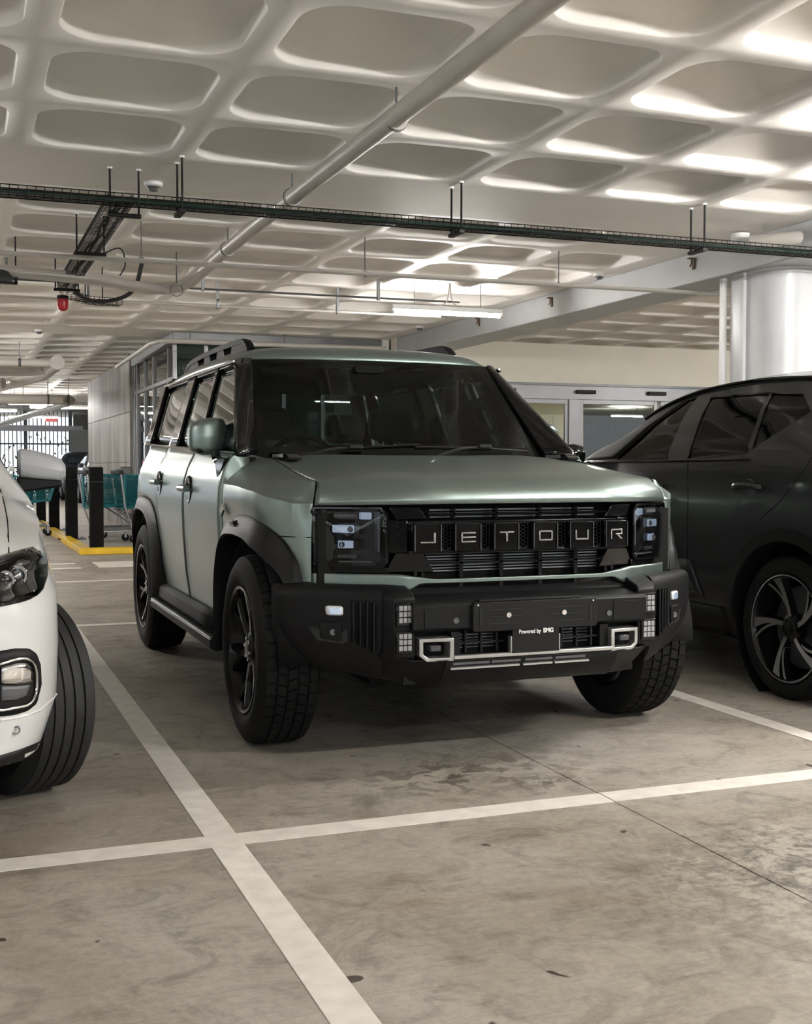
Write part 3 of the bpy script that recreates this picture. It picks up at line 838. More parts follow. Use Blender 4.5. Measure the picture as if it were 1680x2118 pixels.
    # doors
    def door(name, A, B, hy, hz):
        d = side_patch(name, A, B, 26, 12, s, parent=suv)
        h = MB()
        h.lathe([(.0,.0),(.001,.046),(.006,.062),(.006,.069),(-.004,.074)], (s*(XS(hy,hz)+.007), hy, hz), 'x', 24, sgn=s)
        hh = h.build('handle_cup', M_gloss, d, sharp=50)
        M = Matrix.Translation((s*(XS(hy,hz)+.034), hy+.02, hz+.008))
        g = MB(); pts = [(0,-.095,0),(0.006,-.05,.002),(.008,0,.002),(.006,.06,.001),(-.02,.10,0)]
        g.tube([M @ Vector((s*p[0],p[1],p[2])) for p in cr(pts, 14)], .018, 10)
        g.build('handle', M_silver if False else M_body, d)
        return d
    fd = door('front_door', [(.49,.435),(.49,1.08),(.49,sill(.49)-.004)], [(1.405,.435),(1.405,1.08),(1.405,sill(1.4))], 1.28, 1.035)
    rd = door('rear_door', [(1.412,.435),(1.412,.70),(1.412,.95),(1.412,sill(1.4))], [(2.17,.435),(2.22,.70),(2.36,.95),(2.36,sill(2.36))], 2.22, 1.055)
    # rear quarter over the arch
    side_patch('rear_quarter', [(2.24,.72),(2.36,.87),(2.5,.93),(2.72,.95),(3.0,.95),(3.2,.895),(3.33,.79),(3.40,.60)], [(2.368,.93),(2.368,1.10),(2.368,sill(2.36)),(2.75,sill(2.7)),(3.1,sill(3.1)),(3.42,sill(3.2)),(3.44,1.0),(3.44,.60)], 40, 10, s)
    # sill cladding
    cl = MB(); pr_ = [(.915,.46),(.945,.44),(.95,.385),(.90,.33),(.82,.32)]
    cl.grid([[(s*p[0], y, p[1]) for p in pr_] for y in (.50,1.0,1.6,2.22)])
    cl.build('sill_cladding', M_trim, suv, thick=.01)
    # running board with step ribs
    rb = MB(); P0 = [(.88,.385),(.985,.378),(1.000,.362),(.995,.325),(.96,.312),(.86,.33)]
    rb.prism([p for p in P0], lambda a,b,d: (s*a,d,b), .50, 2.26)
    rb = rb.build('running_board', M_trim, suv, bevel=.004)
    MB().tube([(s*.994,.50,.374),(s*.994,2.24,.374)], .004, 6).build('edge_strip', M_alu, rb)
    tr = MB()
    for k in range(22):
        y = .58 + k*.074
        for q in range(2):
            tr.box(-.022,.022,-.010,.010,0,.006, Matrix.Translation((s*(.912+.043*q), y+q*.02, .384)) @ Matrix.Rotation(s*.5,4,'Z'))
    tr.build('step_treads', M_blackplastic, rb)
    # greenhouse side: pillars, frames, glass
    def gx(z, e=0): return .868 - (z-1.22)*.305 + e
    def gpatch(name, A, B, mat, off=0, parent=suv, nu=8, nv=8, thick=.006):
        a = cr([(0,*p) for p in A], nu, True); b = cr([(0,*p) for p in B], nu, True)
        rows = [[(s*(gx(p.lerp(q,j/(nv-1)).z)+off - .02*max(0,(p.lerp(q,j/(nv-1)).y-2.9))), p.lerp(q,j/(nv-1)).y, p.lerp(q,j/(nv-1)).z) for j in range(nv)] for p, q in zip(a, b)]
        return MB().grid(rows).build(name, mat, parent, thick=thick, sharp=40)
    T = 1.675
    f1 = gpatch('side_window', [(.50,sill(.5)+.01),(1.12,T)], [(1.40,sill(1.4)+.01),(1.50,T)], M_carglass, -.008, fd)
    f2 = gpatch('side_window', [(1.46,sill(1.4)+.01),(1.56,T)], [(2.08,sill(2.1)+.01),(2.13,T)], M_carglass, -.008, rd)
    f3 = gpatch('quarter_window', [(2.36,sill(2.3)+.01),(2.37,T)], [(3.12,sill(3.1)+.02),(3.20,T-.01)], M_carglass, -.008)
    gpatch('pillar_b', [(1.40,sill(1.4)),(1.50,T+.01)], [(1.46,sill(1.4)),(1.56,T+.01)], M_gloss, .003, thick=.02)
    gpatch('pillar_c', [(2.08,sill(2.1)),(2.13,T+.01)], [(2.36,sill(2.3)),(2.37,T+.01)], M_gloss, .003, thick=.02)
    gpatch('pillar_d', [(3.12,sill(3.1)),(3.20,T+.01)], [(3.42,sill(3.2)),(3.36,T+.01)], M_gloss, .004, thick=.03)
    gpatch('drip_strip', [(1.08,T-.004),(1.12,T+.012)], [(3.30,T-.010),(3.30,T+.006)], M_gloss, .006, nv=14)
    MB().tube([(s*gx(T+.014,.016), y, T+.014) for y in (1.12,1.6,2.4,3.25)], .006, 6).build('gutter_trim', M_silver, suv)
    MB().tube([(s*(gx(sill(y))+.010), y, sill(y)+.003) for y in (.46,1.0,1.6,2.3,3.1)], .008, 6).build('belt_trim', M_gloss, suv)
    # A pillar wrapping the corner
    top = [(.655,1.10,1.700),(.690,1.125,1.700),(.722,1.17,1.695)]
    bot = [(.757,.590,1.195),(.825,.500,1.200),(.872,.480,1.212)]
    rows = [[Vector(t).lerp(Vector(b_), k/10) for t, b_ in zip(top, bot)] for k in range(11)]
    rows = [[(s*p.x, p.y, p.z) for p in r] for r in rows]
    MB().grid(dense(rows, 11, 9)).build('pillar_a', M_gloss, suv, thick=.02)
    # inner roof side rail and cabin side wall (dark)
    mi = MB(); mi.grid([[(s*.80, y, .40),(s*.80, y, 1.20)] for y in (.45, 3.40)]); mi.build('door_lining', M_int, suv, thick=.02)
    # roof rail
    rl = MB(); base = .585
    path = cr([(base,1.40,1.772),(base,1.46,1.812),(base,1.56,1.838),(base,1.8,1.846),(base,2.4,1.850),(base,3.0,1.838),(base,3.15,1.815),(base,3.25,1.775)], 40)
    sec = [(-.024,-.020),(.024,-.020),(.022,.010),(0,.014),(-.022,.010)]
    rows = [[(s*(p.x+a), p.y, p.z+b_) for a, b_ in sec+[sec[0]]] for p in path]
    rl.grid(rows)
    rl.box(*sorted((s*(base-.022),s*(base+.022))), 1.42, 3.22, 1.755, 1.790)
    for (y0,y1) in ((1.42,1.80),(1.98,2.20),(2.38,2.58),(2.76,3.20)):
        z_ = 1.835
        rl.prism([(y0-.02,1.765),(y1+.02,1.765),(y1-.02,z_),(y0+(.08 if y0<1.5 else .03),z_ if y0>1.5 else 1.826)], lambda a,b,d: (s*d,a,b), base-.020, base+.020)
    rl.build('roof_rail', P('rail_black',(.004,.004,.004),.65,spec=.15), suv, sharp=40)
    # mirror
    mr = empty('door_mirror', (0,0,0)); mr.parent = suv; mr.location = -suv.location
    cs = []
    for (x, hw, hh, cz) in ((.825,.035,.054,1.31),(.840,.058,.082,1.306),(.88,.070,.092,1.303),(.94,.068,.090,1.300),(.992,.052,.070,1.298),(1.006,.030,.042,1.298)):
        cs.append([(s*x, .955 - hw*(1.15 if math.cos(a) > 0 else .75)*math.copysign(abs(math.cos(a))**.5, math.cos(a)), cz + hh*math.copysign(abs(math.sin(a))**.4, math.sin(a))) for a in [2*PI*i/24 for i in range(25)]])
    m = MB(); m.grid(cs); m.add(cs[0][:-1], [tuple(range(24))]); m.add(cs[-1][:-1], [tuple(range(24))])
    mc = m.build('mirror_cap', M_body, mr, sharp=50)
    MB().prism([(.82,1.225),(.975,1.222),(.975,1.245),(.82,1.25)], lambda a,b,d: (s*a,d,b), .885, 1.005).build('mirror_underside', M_gloss, mr, bevel=.01)
    MB().box(*(sorted((s*.835,s*.972))), 1.0, 1.012, 1.24, 1.365).build('mirror_glass', M_chrome, mr)
    MB().box(*(sorted((s*.972,s*.990))), .90, .92, 1.285, 1.318).build('turn_signal', M_silver, mr, bevel=.004)
    m = MB()
    st = cr([(.905,.60,1.14),(.915,.70,1.18),(.905,.82,1.215),(.885,.93,1.24)], 10)
    rows = [[(s*(p.x+a*(1-.3*i/9)), p.y+b_*(1-.4*i/9), p.z) for a,b_ in ((-.03,-.06),(.012,-.06),(.016,.03),(-.03,.04),(-.03,-.06))] for i, p in enumerate(st)]
    m.grid(rows); m.add(rows[0][:-1], [(0,1,2,3)])
    m.add([(s*.925,.50,1.19),(s*.925,.72,1.19),(s*.935,.62,1.09),(s*.90,.50,1.20),(s*.90,.72,1.20),(s*.92,.62,1.085)], [(0,1,2),(3,5,4),(0,3,4,1),(1,4,5,2),(2,5,3,0)])
    m.build('mirror_arm', M_gloss, mr)

# roof
rsec = [(0,0),(.3,-.004),(.5,-.012),(.60,-.024),(.665,-.046),(.703,-.074),(.722,-.100)]
ry = [(1.105,1.702,-.002),(1.125,1.735,0),(1.18,1.768,0),(1.30,1.788,0),(1.8,1.800,0),(2.4,1.802,0),(3.0,1.790,0),(3.28,1.768,0),(3.38,1.725,0),(3.40,1.70,0)]
rows = []
for (y, z, _) in ry:
    k = min(1, max(0, (z-1.70)/.05))
    half = [(x, y + (.05*(x/.72)**2 if y < 1.4 else -.0), z + d*(.45+.55*k) ) for x, d in rsec]
    rows.append([(-p[0],p[1],p[2]) for p in half[::-1]] + half[1:])
MB().grid(dense(rows, 40, 41)).build('roof', M_body, suv, thick=.01, sharp=50)
MB().grid([[(x,y,1.665) for x in (-.68,-.3,.3,.68)] for y in (1.15,2,3.3)]).build('headliner', M_int, suv, thick=.01)
# windshield and frit border
wb_ = [(0,.500,1.212),(.3,.512,1.211),(.55,.548,1.207),(.757,.600,1.197)]
wt_ = [(0,1.075,1.712),(.3,1.080,1.711),(.5,1.088,1.708),(.655,1.102,1.702)]
def full(h): return [(-p[0],p[1],p[2]) for p in h[::-1]] + list(h[1:])
B0, T0 = cr(full(wb_), 25), cr(full(wt_), 25)
rows = [[b.lerp(t, k/12) for b, t in zip(B0, T0)] for k in range(13)]
MB().grid(rows).build('windshield', M_wsglass, suv, sharp=60)
m = MB()
def band(k0, k1, u0=0, u1=1, dz=-.004):
    rr = []
    for k in (k0, k1):
        pts = cr([b.lerp(t, k) for b, t in zip(B0, T0)], 60)
        i0_, i1_ = int(u0*59), int(u1*59)
        rr.append([(p.x, p.y+.004, p.z+dz) for p in pts[i0_:i1_+1]])
    m.grid(rr)
band(0, .10); band(.95, 1); band(.10, .95, 0, .035); band(.10, .95, .965, 1)
m.build('windshield_border', P('black_frit', (.006,.006,.006), .4), suv)
# cowl, wipers
MB().grid(dense([[(x, .60-.10*(1-abs(x)/.76)-d, z) for x in (-.76,-.4,0,.4,.76)] for d, z in ((0,1.185),(.05,1.188),(.10,1.182))], 5, 12)).build('cowl', M_blackplastic, suv, thick=.006)
def wiper(x0, pts):
    w = MB(); w.tube(cr(pts, 14), .006, 6)
    a = w.build('wiper_arm', M_black, suv)
    e = Vector(pts[-1]); 
    return a
for (pv, el, tip0, tip1) in (((-.55,.47,1.20),(-.32,.53,1.245),(-.62,.585,1.215),(.05,.545,1.262)), ((.10,.44,1.205),(.34,.50,1.25),(.02,.535,1.25),(.66,.60,1.232))):
    a = MB().tube(cr([pv, ((pv[0]+el[0])/2, (pv[1]+el[1])/2-.01, (pv[2]+el[2])/2+.012), el], 8), .008, 6).build('wiper_arm', M_black, suv)
    MB().tube(cr([tip0, ((tip0[0]+tip1[0])/2, (tip0[1]+tip1[1])/2-.02, (tip0[2]+tip1[2])/2+.006), tip1], 12), .0055, 6).build('wiper_blade', M_black, a)
    MB().box(-.035,.035,-.012,.012,-.01,.012, Matrix.Translation((el[0]+.03,el[1]-.01,el[2]+.004))).build('wiper_joint', M_blackplastic, a, bevel=.005)
# bonnet
YF = [(0,-.662),(.3,-.658),(.46,-.645),(.55,-.605),(.68,-.54),(.79,-.452),(.84,-.405)]
def yf(x): 
    v = cr([(a,b,0) for a,b in YF], 60)
    x = abs(x)
    for p, q in zip(v, v[1:]):
        if p.x <= x <= q.x + 1e-6: return p.y + (q.y-p.y)*(x-p.x)/max(q.x-p.x,1e-6)
    return v[-1].y
hr = []
xs_ = [0,.2,.4,.52,.62,.70,.735,.753]
def gl_(y): return gline(max(-.40,y))[0]
for (t, zc, zs, dy) in ((0,1.014,1.008,0),(.02,1.060,1.050,.012),(.06,1.096,1.082,.05),(.10,1.112,1.100,.085),(.2,1.130,1.112,.0),(.45,1.163,1.140,0),(.7,1.190,1.170,0),(.9,1.203,1.188,0),(1,1.200,1.190,0)):
    r = []
    for i, x in enumerate(xs_):
        u = x/.753
        ys, ye = yf(x*1.03), .50 + .03*u**2
        y = ys + dy if t < .15 else (ys+.085) + (ye-ys-.085)*(t-.10)/.90
        edge = gl_(y) if t > .05 else .780 - .02*t/.05
        xx = u*edge
        bul = .006*math.exp(-((u-.62)/.12)**2) if t > .15 else 0
        z = zc + (zs-zc)*u**4 + bul
        r.append((xx, y, z))
    hr.append([(-p[0],p[1],p[2]) for p in r[::-1]] + r[1:])
hood = MB().grid(dense(hr, 60, 61)).build('bonnet', M_body, suv, thick=.01, sharp=60)
for s in (-1, 1):
    v = MB()
    M = Matrix.Translation((s*.692,.37,1.186)) @ Matrix.Rotation(s*-.03,4,'Z') @ Matrix.Scale(1.35,4)
    v.prism([(-.16,0),(.10,0),(.10,.004),(.06,.026),(-.12,.022),(-.16,.004)], lambda a,b,d: M @ Vector((d*s,a,b)), -.022, .022)
    vv = v.build('bonnet_vent', M_gloss, hood, bevel=.003)
    MB().box(-.0235,.0235,-.09,.03,.008,.019, M).build('vent_slot', M_alu, vv)
# ------------------------------------------------ front face
def fs(x, z, off=0): return (x, yf(x)+off, z)
def fgrid(name, x0, x1, z0, z1, off, mat, parent=suv, n=30, thick=.01, z0f=None, z1f=None, nz=6, **k):
    rows = []
    for i in range(n+1):
        x = x0 + (x1-x0)*i/n
        a = z0f(x) if z0f else z0; b_ = z1f(x) if z1f else z1
        rows.append([fs(x, a+(b_-a)*j/nz, off) for j in range(nz+1)])
    return MB().grid(rows).build(name, mat, parent, thick=thick, **k)
mask = fgrid('front_mask', -.795, .795, .70, 1.012, .075, M_int, n=40)
# gloss surrounds between lamps and grille
for s in (-1, 1):
    def poly(name, pts, off0, off1, mat, par=mask, bev=.004):
        m = MB(); m.prism(pts, lambda a,b,d: fs(s*a, b, d), off0, off1); return m.build(name, mat, par, bevel=bev)
    poly('mask_panel', [(.36,.752),(.545,.752),(.505,.828),(.40,.828)], .045, .01, M_gloss)
    poly('mask_panel', [(.385,.955),(.505,.955),(.53,1.004),(.42,1.004)], .045, .01, M_gloss)
    poly('mask_panel', [(.46,.825),(.53,.825),(.53,.955),(.46,.955)], .05, .02, M_gloss)
    poly('mask_panel', [(.53,.748),(.792,.748),(.792,.775),(.53,.775)], .03, .0, M_gloss)
    # hexagon mesh post beside the tiles
    for q in range(7):
        for w_ in range(2):
            x = .480+w_*.018; z = .85+q*.0145+(w_*.007)
            MB().lathe([(0,.0),(0,.0085),(-.004,.006)], (s*x, yf(x)+.018, z), 'y', 6).build('hex_cell', M_blackplastic, mask)
# tiles with letters
tiles = [(-.466,-.358),(-.303,-.190),(-.137,-.029),(.022,.135),(.180,.288),(.336,.440)]
tiles = [(-.461,-.352),(-.300,-.190),(-.138,-.030),(.030,.138),(.190,.300),(.352,.461)]
def letter(ch):
    w, h, t = .030, .020, .0065
    B = {'J': [(-w,w,-h,-h+t),(w-t-.002,w,-h,h)], 'E': [(-w,w,h-t,h),(-w,w,-t/2,t/2),(-w,w,-h,-h+t),(-w,-w+t,-h,h)],
         'T': [(-w,w,h-t,h),(-t/2-.001,t/2+.001,-h,h)], 'O': [(-w,w,h-t,h),(-w,w,-h,-h+t),(-w,-w+t,-h,h),(w-t,w,-h,h)],
         'U': [(-w,w,-h,-h+t),(-w,-w+t,-h,h),(w-t,w,-h,h)], 'R': [(-w,w-.004,h-t,h),(-w,-w+t,-h,h),(w-t-.004,w-.004,0,h),(-.006,w-.004,-t/2,t/2)]}[ch]
    return B
for (x0,x1), ch in zip(tiles, 'JETOUR'):
    xc = (x0+x1)/2; y = yf(xc)
    ang = math.atan2(yf(xc+.03)-yf(xc-.03), .06)
    M = Matrix.Translation((xc, y-.042, .888)) @ Matrix.Rotation(ang,4,'Z')
    hw = (x1-x0)/2
    tl = MB().prism(rrect(hw*2, .108, .008, 2), lambda a,b,d: M @ Vector((a,d,b)), -.006, .05)
    tl = tl.build('letter_tile', M_gloss, mask, bevel=.004)
    e = MB()
    for sx in (-1,1): e.box(sx*(hw-.003)-.002, sx*(hw-.003)+.002, -.011, -.004, -.050, .050, M)
    e.build('tile_edge', P('dark_chrome',(.25,.25,.26),.15,1.0), tl)
    m = MB()
    for (a,b_,c,d) in letter(ch): m.box(a,b_,-.013,-.005,c,d,M)
    if ch == 'R': m.prism([(-.004,0),(.006,0),(.028,-.020),(.016,-.020)], lambda a,b,d: M @ Vector((a,d,b)), -.013, -.005)
    m.build('letter', M_chrome, tl, bevel=.0015)
# bars between the tiles
for i in range(5):
    xc = (tiles[i][1]+tiles[i+1][0])/2
    b_ = MB().box(xc-.024, xc+.024, yf(xc)-.02, yf(xc)+.03, .835, .943).build('tile_spacer', M_blackplastic, mask)
    h = MB()
    for q in range(7):
        for w_ in (-1,0,1):
            h.lathe([(0,.0),(0,.0075),(-.004,.0055)], (xc+w_*.0135, yf(xc)-.02, .848+q*.0145+(.007 if w_ else 0)), 'y', 6)
    h.build('hex_mesh', M_gloss, b_, smooth=False)
fgrid('tile_rail', -.47, .47, .938, .950, -.015, M_gloss, mask, thick=.03)
fgrid('tile_rail', -.47, .47, .826, .838, -.015, M_gloss, mask, thick=.03)
# radiator fins and bars
def fins(x0, x1, z0, z1, n, off, par):
    for k in range(n):
        z = z0 + (z1-z0)*(k+.5)/n
        h = (z1-z0)/n*.22
        MB().box(x0, x1, -.60+off, -.585+off, z-h, z+h).build('radiator_fin', M_fin, par, smooth=False)
gr = MB().box(-.46,.46,-.575,-.56,.64,1.0).build('radiator', M_int, suv, smooth=False)
fins(-.375,.375,.747,.826,7,0,gr); fins(-.375,.375,.648,.712,7,0,gr); fins(-.36,.36,.956,.996,3,0,gr)
br = MB()
for x in (-.244,-.072,.098,.257):
    br.box(x-.008,x+.008,-.640,-.605,.64,.83)
for x in (-.28,-.10,.09,.25): br.box(x-.005,x+.005,-.655,-.62,.955,1.0)
for z in (.785,.682): br.box(-.41,.41,-.640,-.61,z-.003,z+.003)
for x in (-.40,.40,.43,-.43): br.box(x-.006,x+.006,-.630,-.61,.64,.83)
br.box(-.39,.39,-.655,-.62,.973,.979)
br.build('grille_bars', M_gloss, suv)
# body coloured lip under the lamps
def z0f(x): 
    x = abs(x)
    return .712 if x < .42 else (.712-.030*(x-.42)/.05 if x < .47 else (.682 if x < .60 else .700))
def z1f(x):
    x = abs(x); return .727 if x < .36 else (.727+.021*(x-.36)/.14 if x < .50 else .748)
fgrid('lower_lip', -.795, .795, 0, 0, -.004, M_body, suv, n=90, thick=.02, z0f=z0f, z1f=z1f)
# head lamps
for s in (-1, 1):
    hl = empty('headlamp', (0,0,0)); hl.parent = suv; hl.location = -suv.location
    out = [(.535,.790),(.555,.770),(.70,.770),(.785,.776),(.800,.795),(.800,.838),(.818,.862),(.820,.945),(.815,.972),(.795,.985),(.785,1.004),(.56,1.004),(.535,.975)]
    m = MB(); m.prism(out, lambda a,b,d: fs(s*a, b, d), .065, .055); m.build('lamp_housing', P('lamp_black',(.02,.018,.018),.25), hl)
    rm = MB(); n = len(out)
    cx, cz = .675, .888
    inn = [(cx+(a-cx)*.94, cz+(b_-cz)*.92) for a,b_ in out]
    vs = [fs(s*a,b_,-.006) for a,b_ in out]+[fs(s*a,b_,-.006) for a,b_ in inn]+[fs(s*a,b_,.06) for a,b_ in out]+[fs(s*a,b_,.06) for a,b_ in inn]
    rm.add(vs, [(i,(i+1)%n,(i+1)%n+n,i+n) for i in range(n)]+[(i,i+2*n,(i+1)%n+2*n,(i+1)%n) for i in range(n)]+[(i+n,(i+1)%n+n,(i+1)%n+3*n,i+3*n) for i in range(n)])
    rm.build('lamp_bezel', M_gloss, hl, bevel=.002)
    def mod(name, x0,x1,z0,z1, mat, o0=.02, o1=.05, par=hl, bv=.003):
        M0 = MB(); M0.prism([(x0,z0),(x1,z0),(x1,z1),(x0,z1)], lambda a,b,d: fs(s*a,b,d), o1, o0); return M0.build(name, mat, par, bevel=bv)
    mod('lamp_top_bar', .632,.738,.955,.985, P('lamp_grey',(.10,.10,.11),.3)); mod('lamp_top_slot', .640,.730,.962,.978, M_patch, .012,.02)
    mod('lamp_frosted', .585,.622,.955,.982, M_led, .02)
    l1 = mod('projector_frame', .628,.745,.900,.940, P('lamp_grey',(.10,.10,.11),.3), .022)
    mod('projector_lens', .650,.735,.904,.934, M_led, .008, .02, l1)
    l2 = mod('projector_frame', .628,.745,.838,.880, M_gloss, .022)
    mod('projector_lens', .652,.702,.845,.874, M_led, .008, .02, l2)
    for x in (.662,.690):
        MB().lathe([(0,0),(0,.010),(.006,.013)], (s*x, yf(x)+.004, .918 if x < .68 else .859), 'y', 14).build('bulb', M_chrome, l1)
    mod('lamp_lower_bar', .635,.74,.805,.820, P('lamp_grey',(.10,.10,.11),.3))
    mod('daylight_guide', .770,.782,.86,.985, P('light_guide',(.35,.33,.38),.2), .01)
    mod('daylight_guide', .560,.568,.83,.985, P('light_guide',(.35,.33,.38),.2), .01)
    mod('daylight_guide', .585,.76,.789,.795, P('light_guide',(.35,.33,.38),.2), .015)
    rows = []
    for a,b_ in ((.79,0),(.81,1)): pass
    g = MB(); vs = [fs(s*(cx+(a-cx)*.955), cz+(b_-cz)*.94, -.004) for a,b_ in out]; ctr = []
    for k in (1.0,.85,.6,.3,.02):
        ctr.append([fs(s*(cx+(a-cx)*.955*k), cz+(b_-cz)*.94*k, -.004-.010*(1-k**3)) for a,b_ in out+[out[0]]])
    g.grid(ctr); g.build('lamp_lens', M_lens, hl, sharp=60)
# ------------------------------------------------ bumper
bump = MB()
zr = [(.712,.055,1.0),(.700,.012,1.0),(.675,-.004,1.0),(.60,-.006,1.0),(.50,.0,1.0),(.44,.012,.997),(.40,.03,.99),(.37,.05,.98)]
plan = [(.585,-.690),(.62,-.670),(.68,-.630),(.75,-.585),(.82,-.535),(.88,-.485),(.92,-.44),(.935,-.40)]
for s in (-1, 1):
    rows = []
    for (z, off, kx) in zr:
        r = []
        for (x, y) in plan:
            zz = z
            lowlim = .355 + max(0, (x-.62))*.24
            zz = lowlim + (z-.37)*(.712-lowlim)/(.712-.37)
            r.append((s*(x*kx - (off*.6 if x > .85 else 0)), y + off*(1 if x < .85 else .8), zz))
        if z > .705: pass
        rows.append(r)
    bump.grid(dense(rows, 26, 24, False, False))
    # return at the wheel arch
    e = [r[-1] for r in dense(rows, 26, 24)]
    bump.grid([[p, (p[0]+s*.028, p[1]+.0-.02, p[2]), (p[0]+s*.03, p[1]-.05+.02, p[2])] for p in e][:0] or [[(p[0],p[1],p[2]),(p[0]-s*.012,p[1]+.012,p[2]),(s*.86,p[1]+.02,p[2])] for p in e])
# centre beam
bump.prism([(-.62,.715),(-.66,.668),(-.775,.650),(-.785,.640),(-.785,.552),(-.765,.540),(-.70,.535),(-.62,.535)], lambda a,b,d: (d,a,b), -.50, .50)
# recess behind the lower grille, apron
bump.box(-.50,.50,-.68,-.66,.33,.56)
bump.prism([(-.60,.44),(-.775,.438),(-.79,.432),(-.775,.395),(-.735,.345),(-.70,.325),(-.55,.315)], lambda a,b,d: (d,a,b), -.37, .37)
for s in (-1,1):
    vs = [(s*.36,-.79,.435),(s*.49,-.765,.435),(s*.60,-.70,.46),(s*.36,-.73,.335),(s*.47,-.66,.325),(s*.60,-.55,.36),(s*.36,-.55,.44),(s*.60,-.5,.46),(s*.36,-.5,.32),(s*.60,-.40,.34)]
    bump.add(vs, [(0,1,4,3),(1,2,5,4),(0,6,7,2,1),(3,4,5,9,8),(2,7,9,5)])
bumper = bump.build('front_bumper', M_trim, suv, bevel=.005, sharp=35, seg=2)
for s in (-1, 1):
    # lamp pods
    m = MB()
    pod = [(-.60,.712),(-.66,.705),(-.735,.682),(-.752,.668),(-.756,.45),(-.742,.432),(-.62,.425)]
    vs0 = [(s*.478, a, b_) for a,b_ in pod]; vs1 = [(s*.590, a + (.050 if a < -.7 else .02), b_) for a,b_ in pod]
    vsm = [(s*.560, a + (.008 if a < -.7 else 0), b_) for a,b_ in pod]
    n = len(pod)
    m.add(vs0+vsm+vs1, [(i,i+1,i+1+n,i+n) for i in range(n-1)]+[(i+n,i+1+n,i+1+2*n,i+2*n) for i in range(n-1)]+[tuple(range(n)), tuple(range(3*n-1,2*n-1,-1)), (0,n,2*n,3*n-1,2*n-1,n-1)])
    pd = m.build('bumper_pod', M_trim, bumper, bevel=.006)
    for (z0,z1) in ((.566,.652),(.462,.548)):
        fr = MB().box(*sorted((s*.490,s*.556)), -.762, -.748, z0, z1).build('lamp_frame', M_gloss, pd, bevel=.003)
        for i in range(3):
            for j in range(3):
                x = .4975+.0175*i; z = z0+.013+.0225*j
                MB().box(*sorted((s*x,s*(x+.0145))), -.767, -.760, z, z+.0185).build('led_square', M_patch, fr, bevel=.0015)
    # ribs between pod and fog lamp
    for i in range(4):
        x = .612+.022*i; y = lerp1([(p[0],p[1]) for p in plan], x)
        MB().prism([(-.011,.655-.0*i),(-.004,.655),(-.004,.462+.012*i),(-.011,.462+.012*i)], lambda a,b,d: (s*(x+.007+ (a+.0075)*1.4), d, b), y-.020, y+.02).build('bumper_rib', M_trim, bumper, bevel=.004)
    # fog pocket
    def by(x, off=0): return lerp1([(p[0],p[1]) for p in plan], x)+off
    def pk(name, pts, o0, o1, mat, bev=.003, par=bumper):
        m = MB(); m.prism(pts, lambda a,b,d: (s*a, by(a,d), b), o1, o0); return m.build(name, mat, par, bevel=bev)
    pk('fog_recess', [(.700,.640),(.822,.640),(.835,.560),(.80,.50),(.715,.49),(.700,.50)], -.004, -.001, P('recess_black',(.010,.010,.010),.6))
    fg = pk('fog_lamp', [(.718,.598),(.772,.598),(.775,.634),(.718,.634)], -.024, .0, M_white, .008)
    pk('fog_lens', [(.728,.603),(.765,.603),(.766,.629),(.728,.629)], -.030, -.02, M_led, .006, fg)
    pk('fog_panel', [(.725,.500),(.790,.512),(.795,.573),(.725,.573)], -.014, 0, M_trim, .004)
    for (x, y, z) in ((.752, by(.752,-.016), .535),(.327,-.787,.582)):
        MB().lathe([(0,.0),(0,.007),(-.002,.009),(-.002,.0115),(0,.012)], (s*x, y, z), 'y', 16).build('parking_sensor', M_dalu, bumper)
    MB().box(*sorted((s*.345,s*.455)), -.788, -.786, .556, .628).build('tow_cover', M_trim, bumper, bevel=.001)
    # tow hook frame
    o_ = [(.336,.518),(.468,.518),(.468,.452),(.440,.430),(.336,.430)]
    i__ = [(.352,.504),(.453,.504),(.453,.459),(.433,.444),(.352,.444)]
    m = MB(); n = 5
    def ty(x): return -.790 + max(0,(x-.34))*.16
    vs = [(s*a, ty(a), b_) for a,b_ in o_]+[(s*a, ty(a), b_) for a,b_ in i__]+[(s*a, ty(a)+.07, b_) for a,b_ in o_]+[(s*a, ty(a)+.07, b_) for a,b_ in i__]
    m.add(vs, [(i,(i+1)%n,(i+1)%n+n,i+n) for i in range(n)]+[(i,i+2*n,(i+1)%n+2*n,(i+1)%n) for i in range(n)]+[(i+n,(i+1)%n+n,(i+1)%n+3*n,i+3*n) for i in range(n)])
    tf = m.build('tow_frame', M_silver, bumper, bevel=.003)
    MB().box(*sorted((s*.352,s*.452)), -.73, -.72, .44, .508).build('tow_recess', M_int, tf)
    MB().box(*sorted((s*.383,s*.425)), -.775, -.72, .468, .490).build('tow_eye', P('tow_grey',(.06,.06,.065),.4), tf, bevel=.003)
# skid trim
tr = MB(); tr.box(-.338,.338,-.797,-.77,.436,.451); tr.box(-.112,-.098,-.797,-.77,.451,.512); tr.box(.076,.090,-.797,-.77,.451,.512)
tr = MB(); tr.box(-.338,.338,-.797,-.77,.436,.451)
for s in (-1,1): tr.box(*sorted((s*.092,s*.106)),-.797,-.77,.451,.514)
tr.build('skid_trim', M_silver, bumper, bevel=.003)
m = MB()
for (a,b_) in ((-.345,-.215),(-.205,-.06),(-.045,.09),(.10,.235)): pass
for (a,b_) in ((-.35,-.065),(-.05,.075),(.085,.235)):
    m.prism([(-.792,.398),(-.792,.405),(-.775,.408),(-.775,.400)], lambda q,w,d: (d,q,w), a, b_)
m.build('skid_strips', M_silver, bumper)
m = MB()
for (a,b_) in ((-.34,-.19),(-.18,-.06),(-.04,.075),(.09,.22)): m.box(a,b_,-.789,-.77,.415,.424)
m.build('skid_slots', P('slot_grey',(.09,.09,.095),.4), bumper)
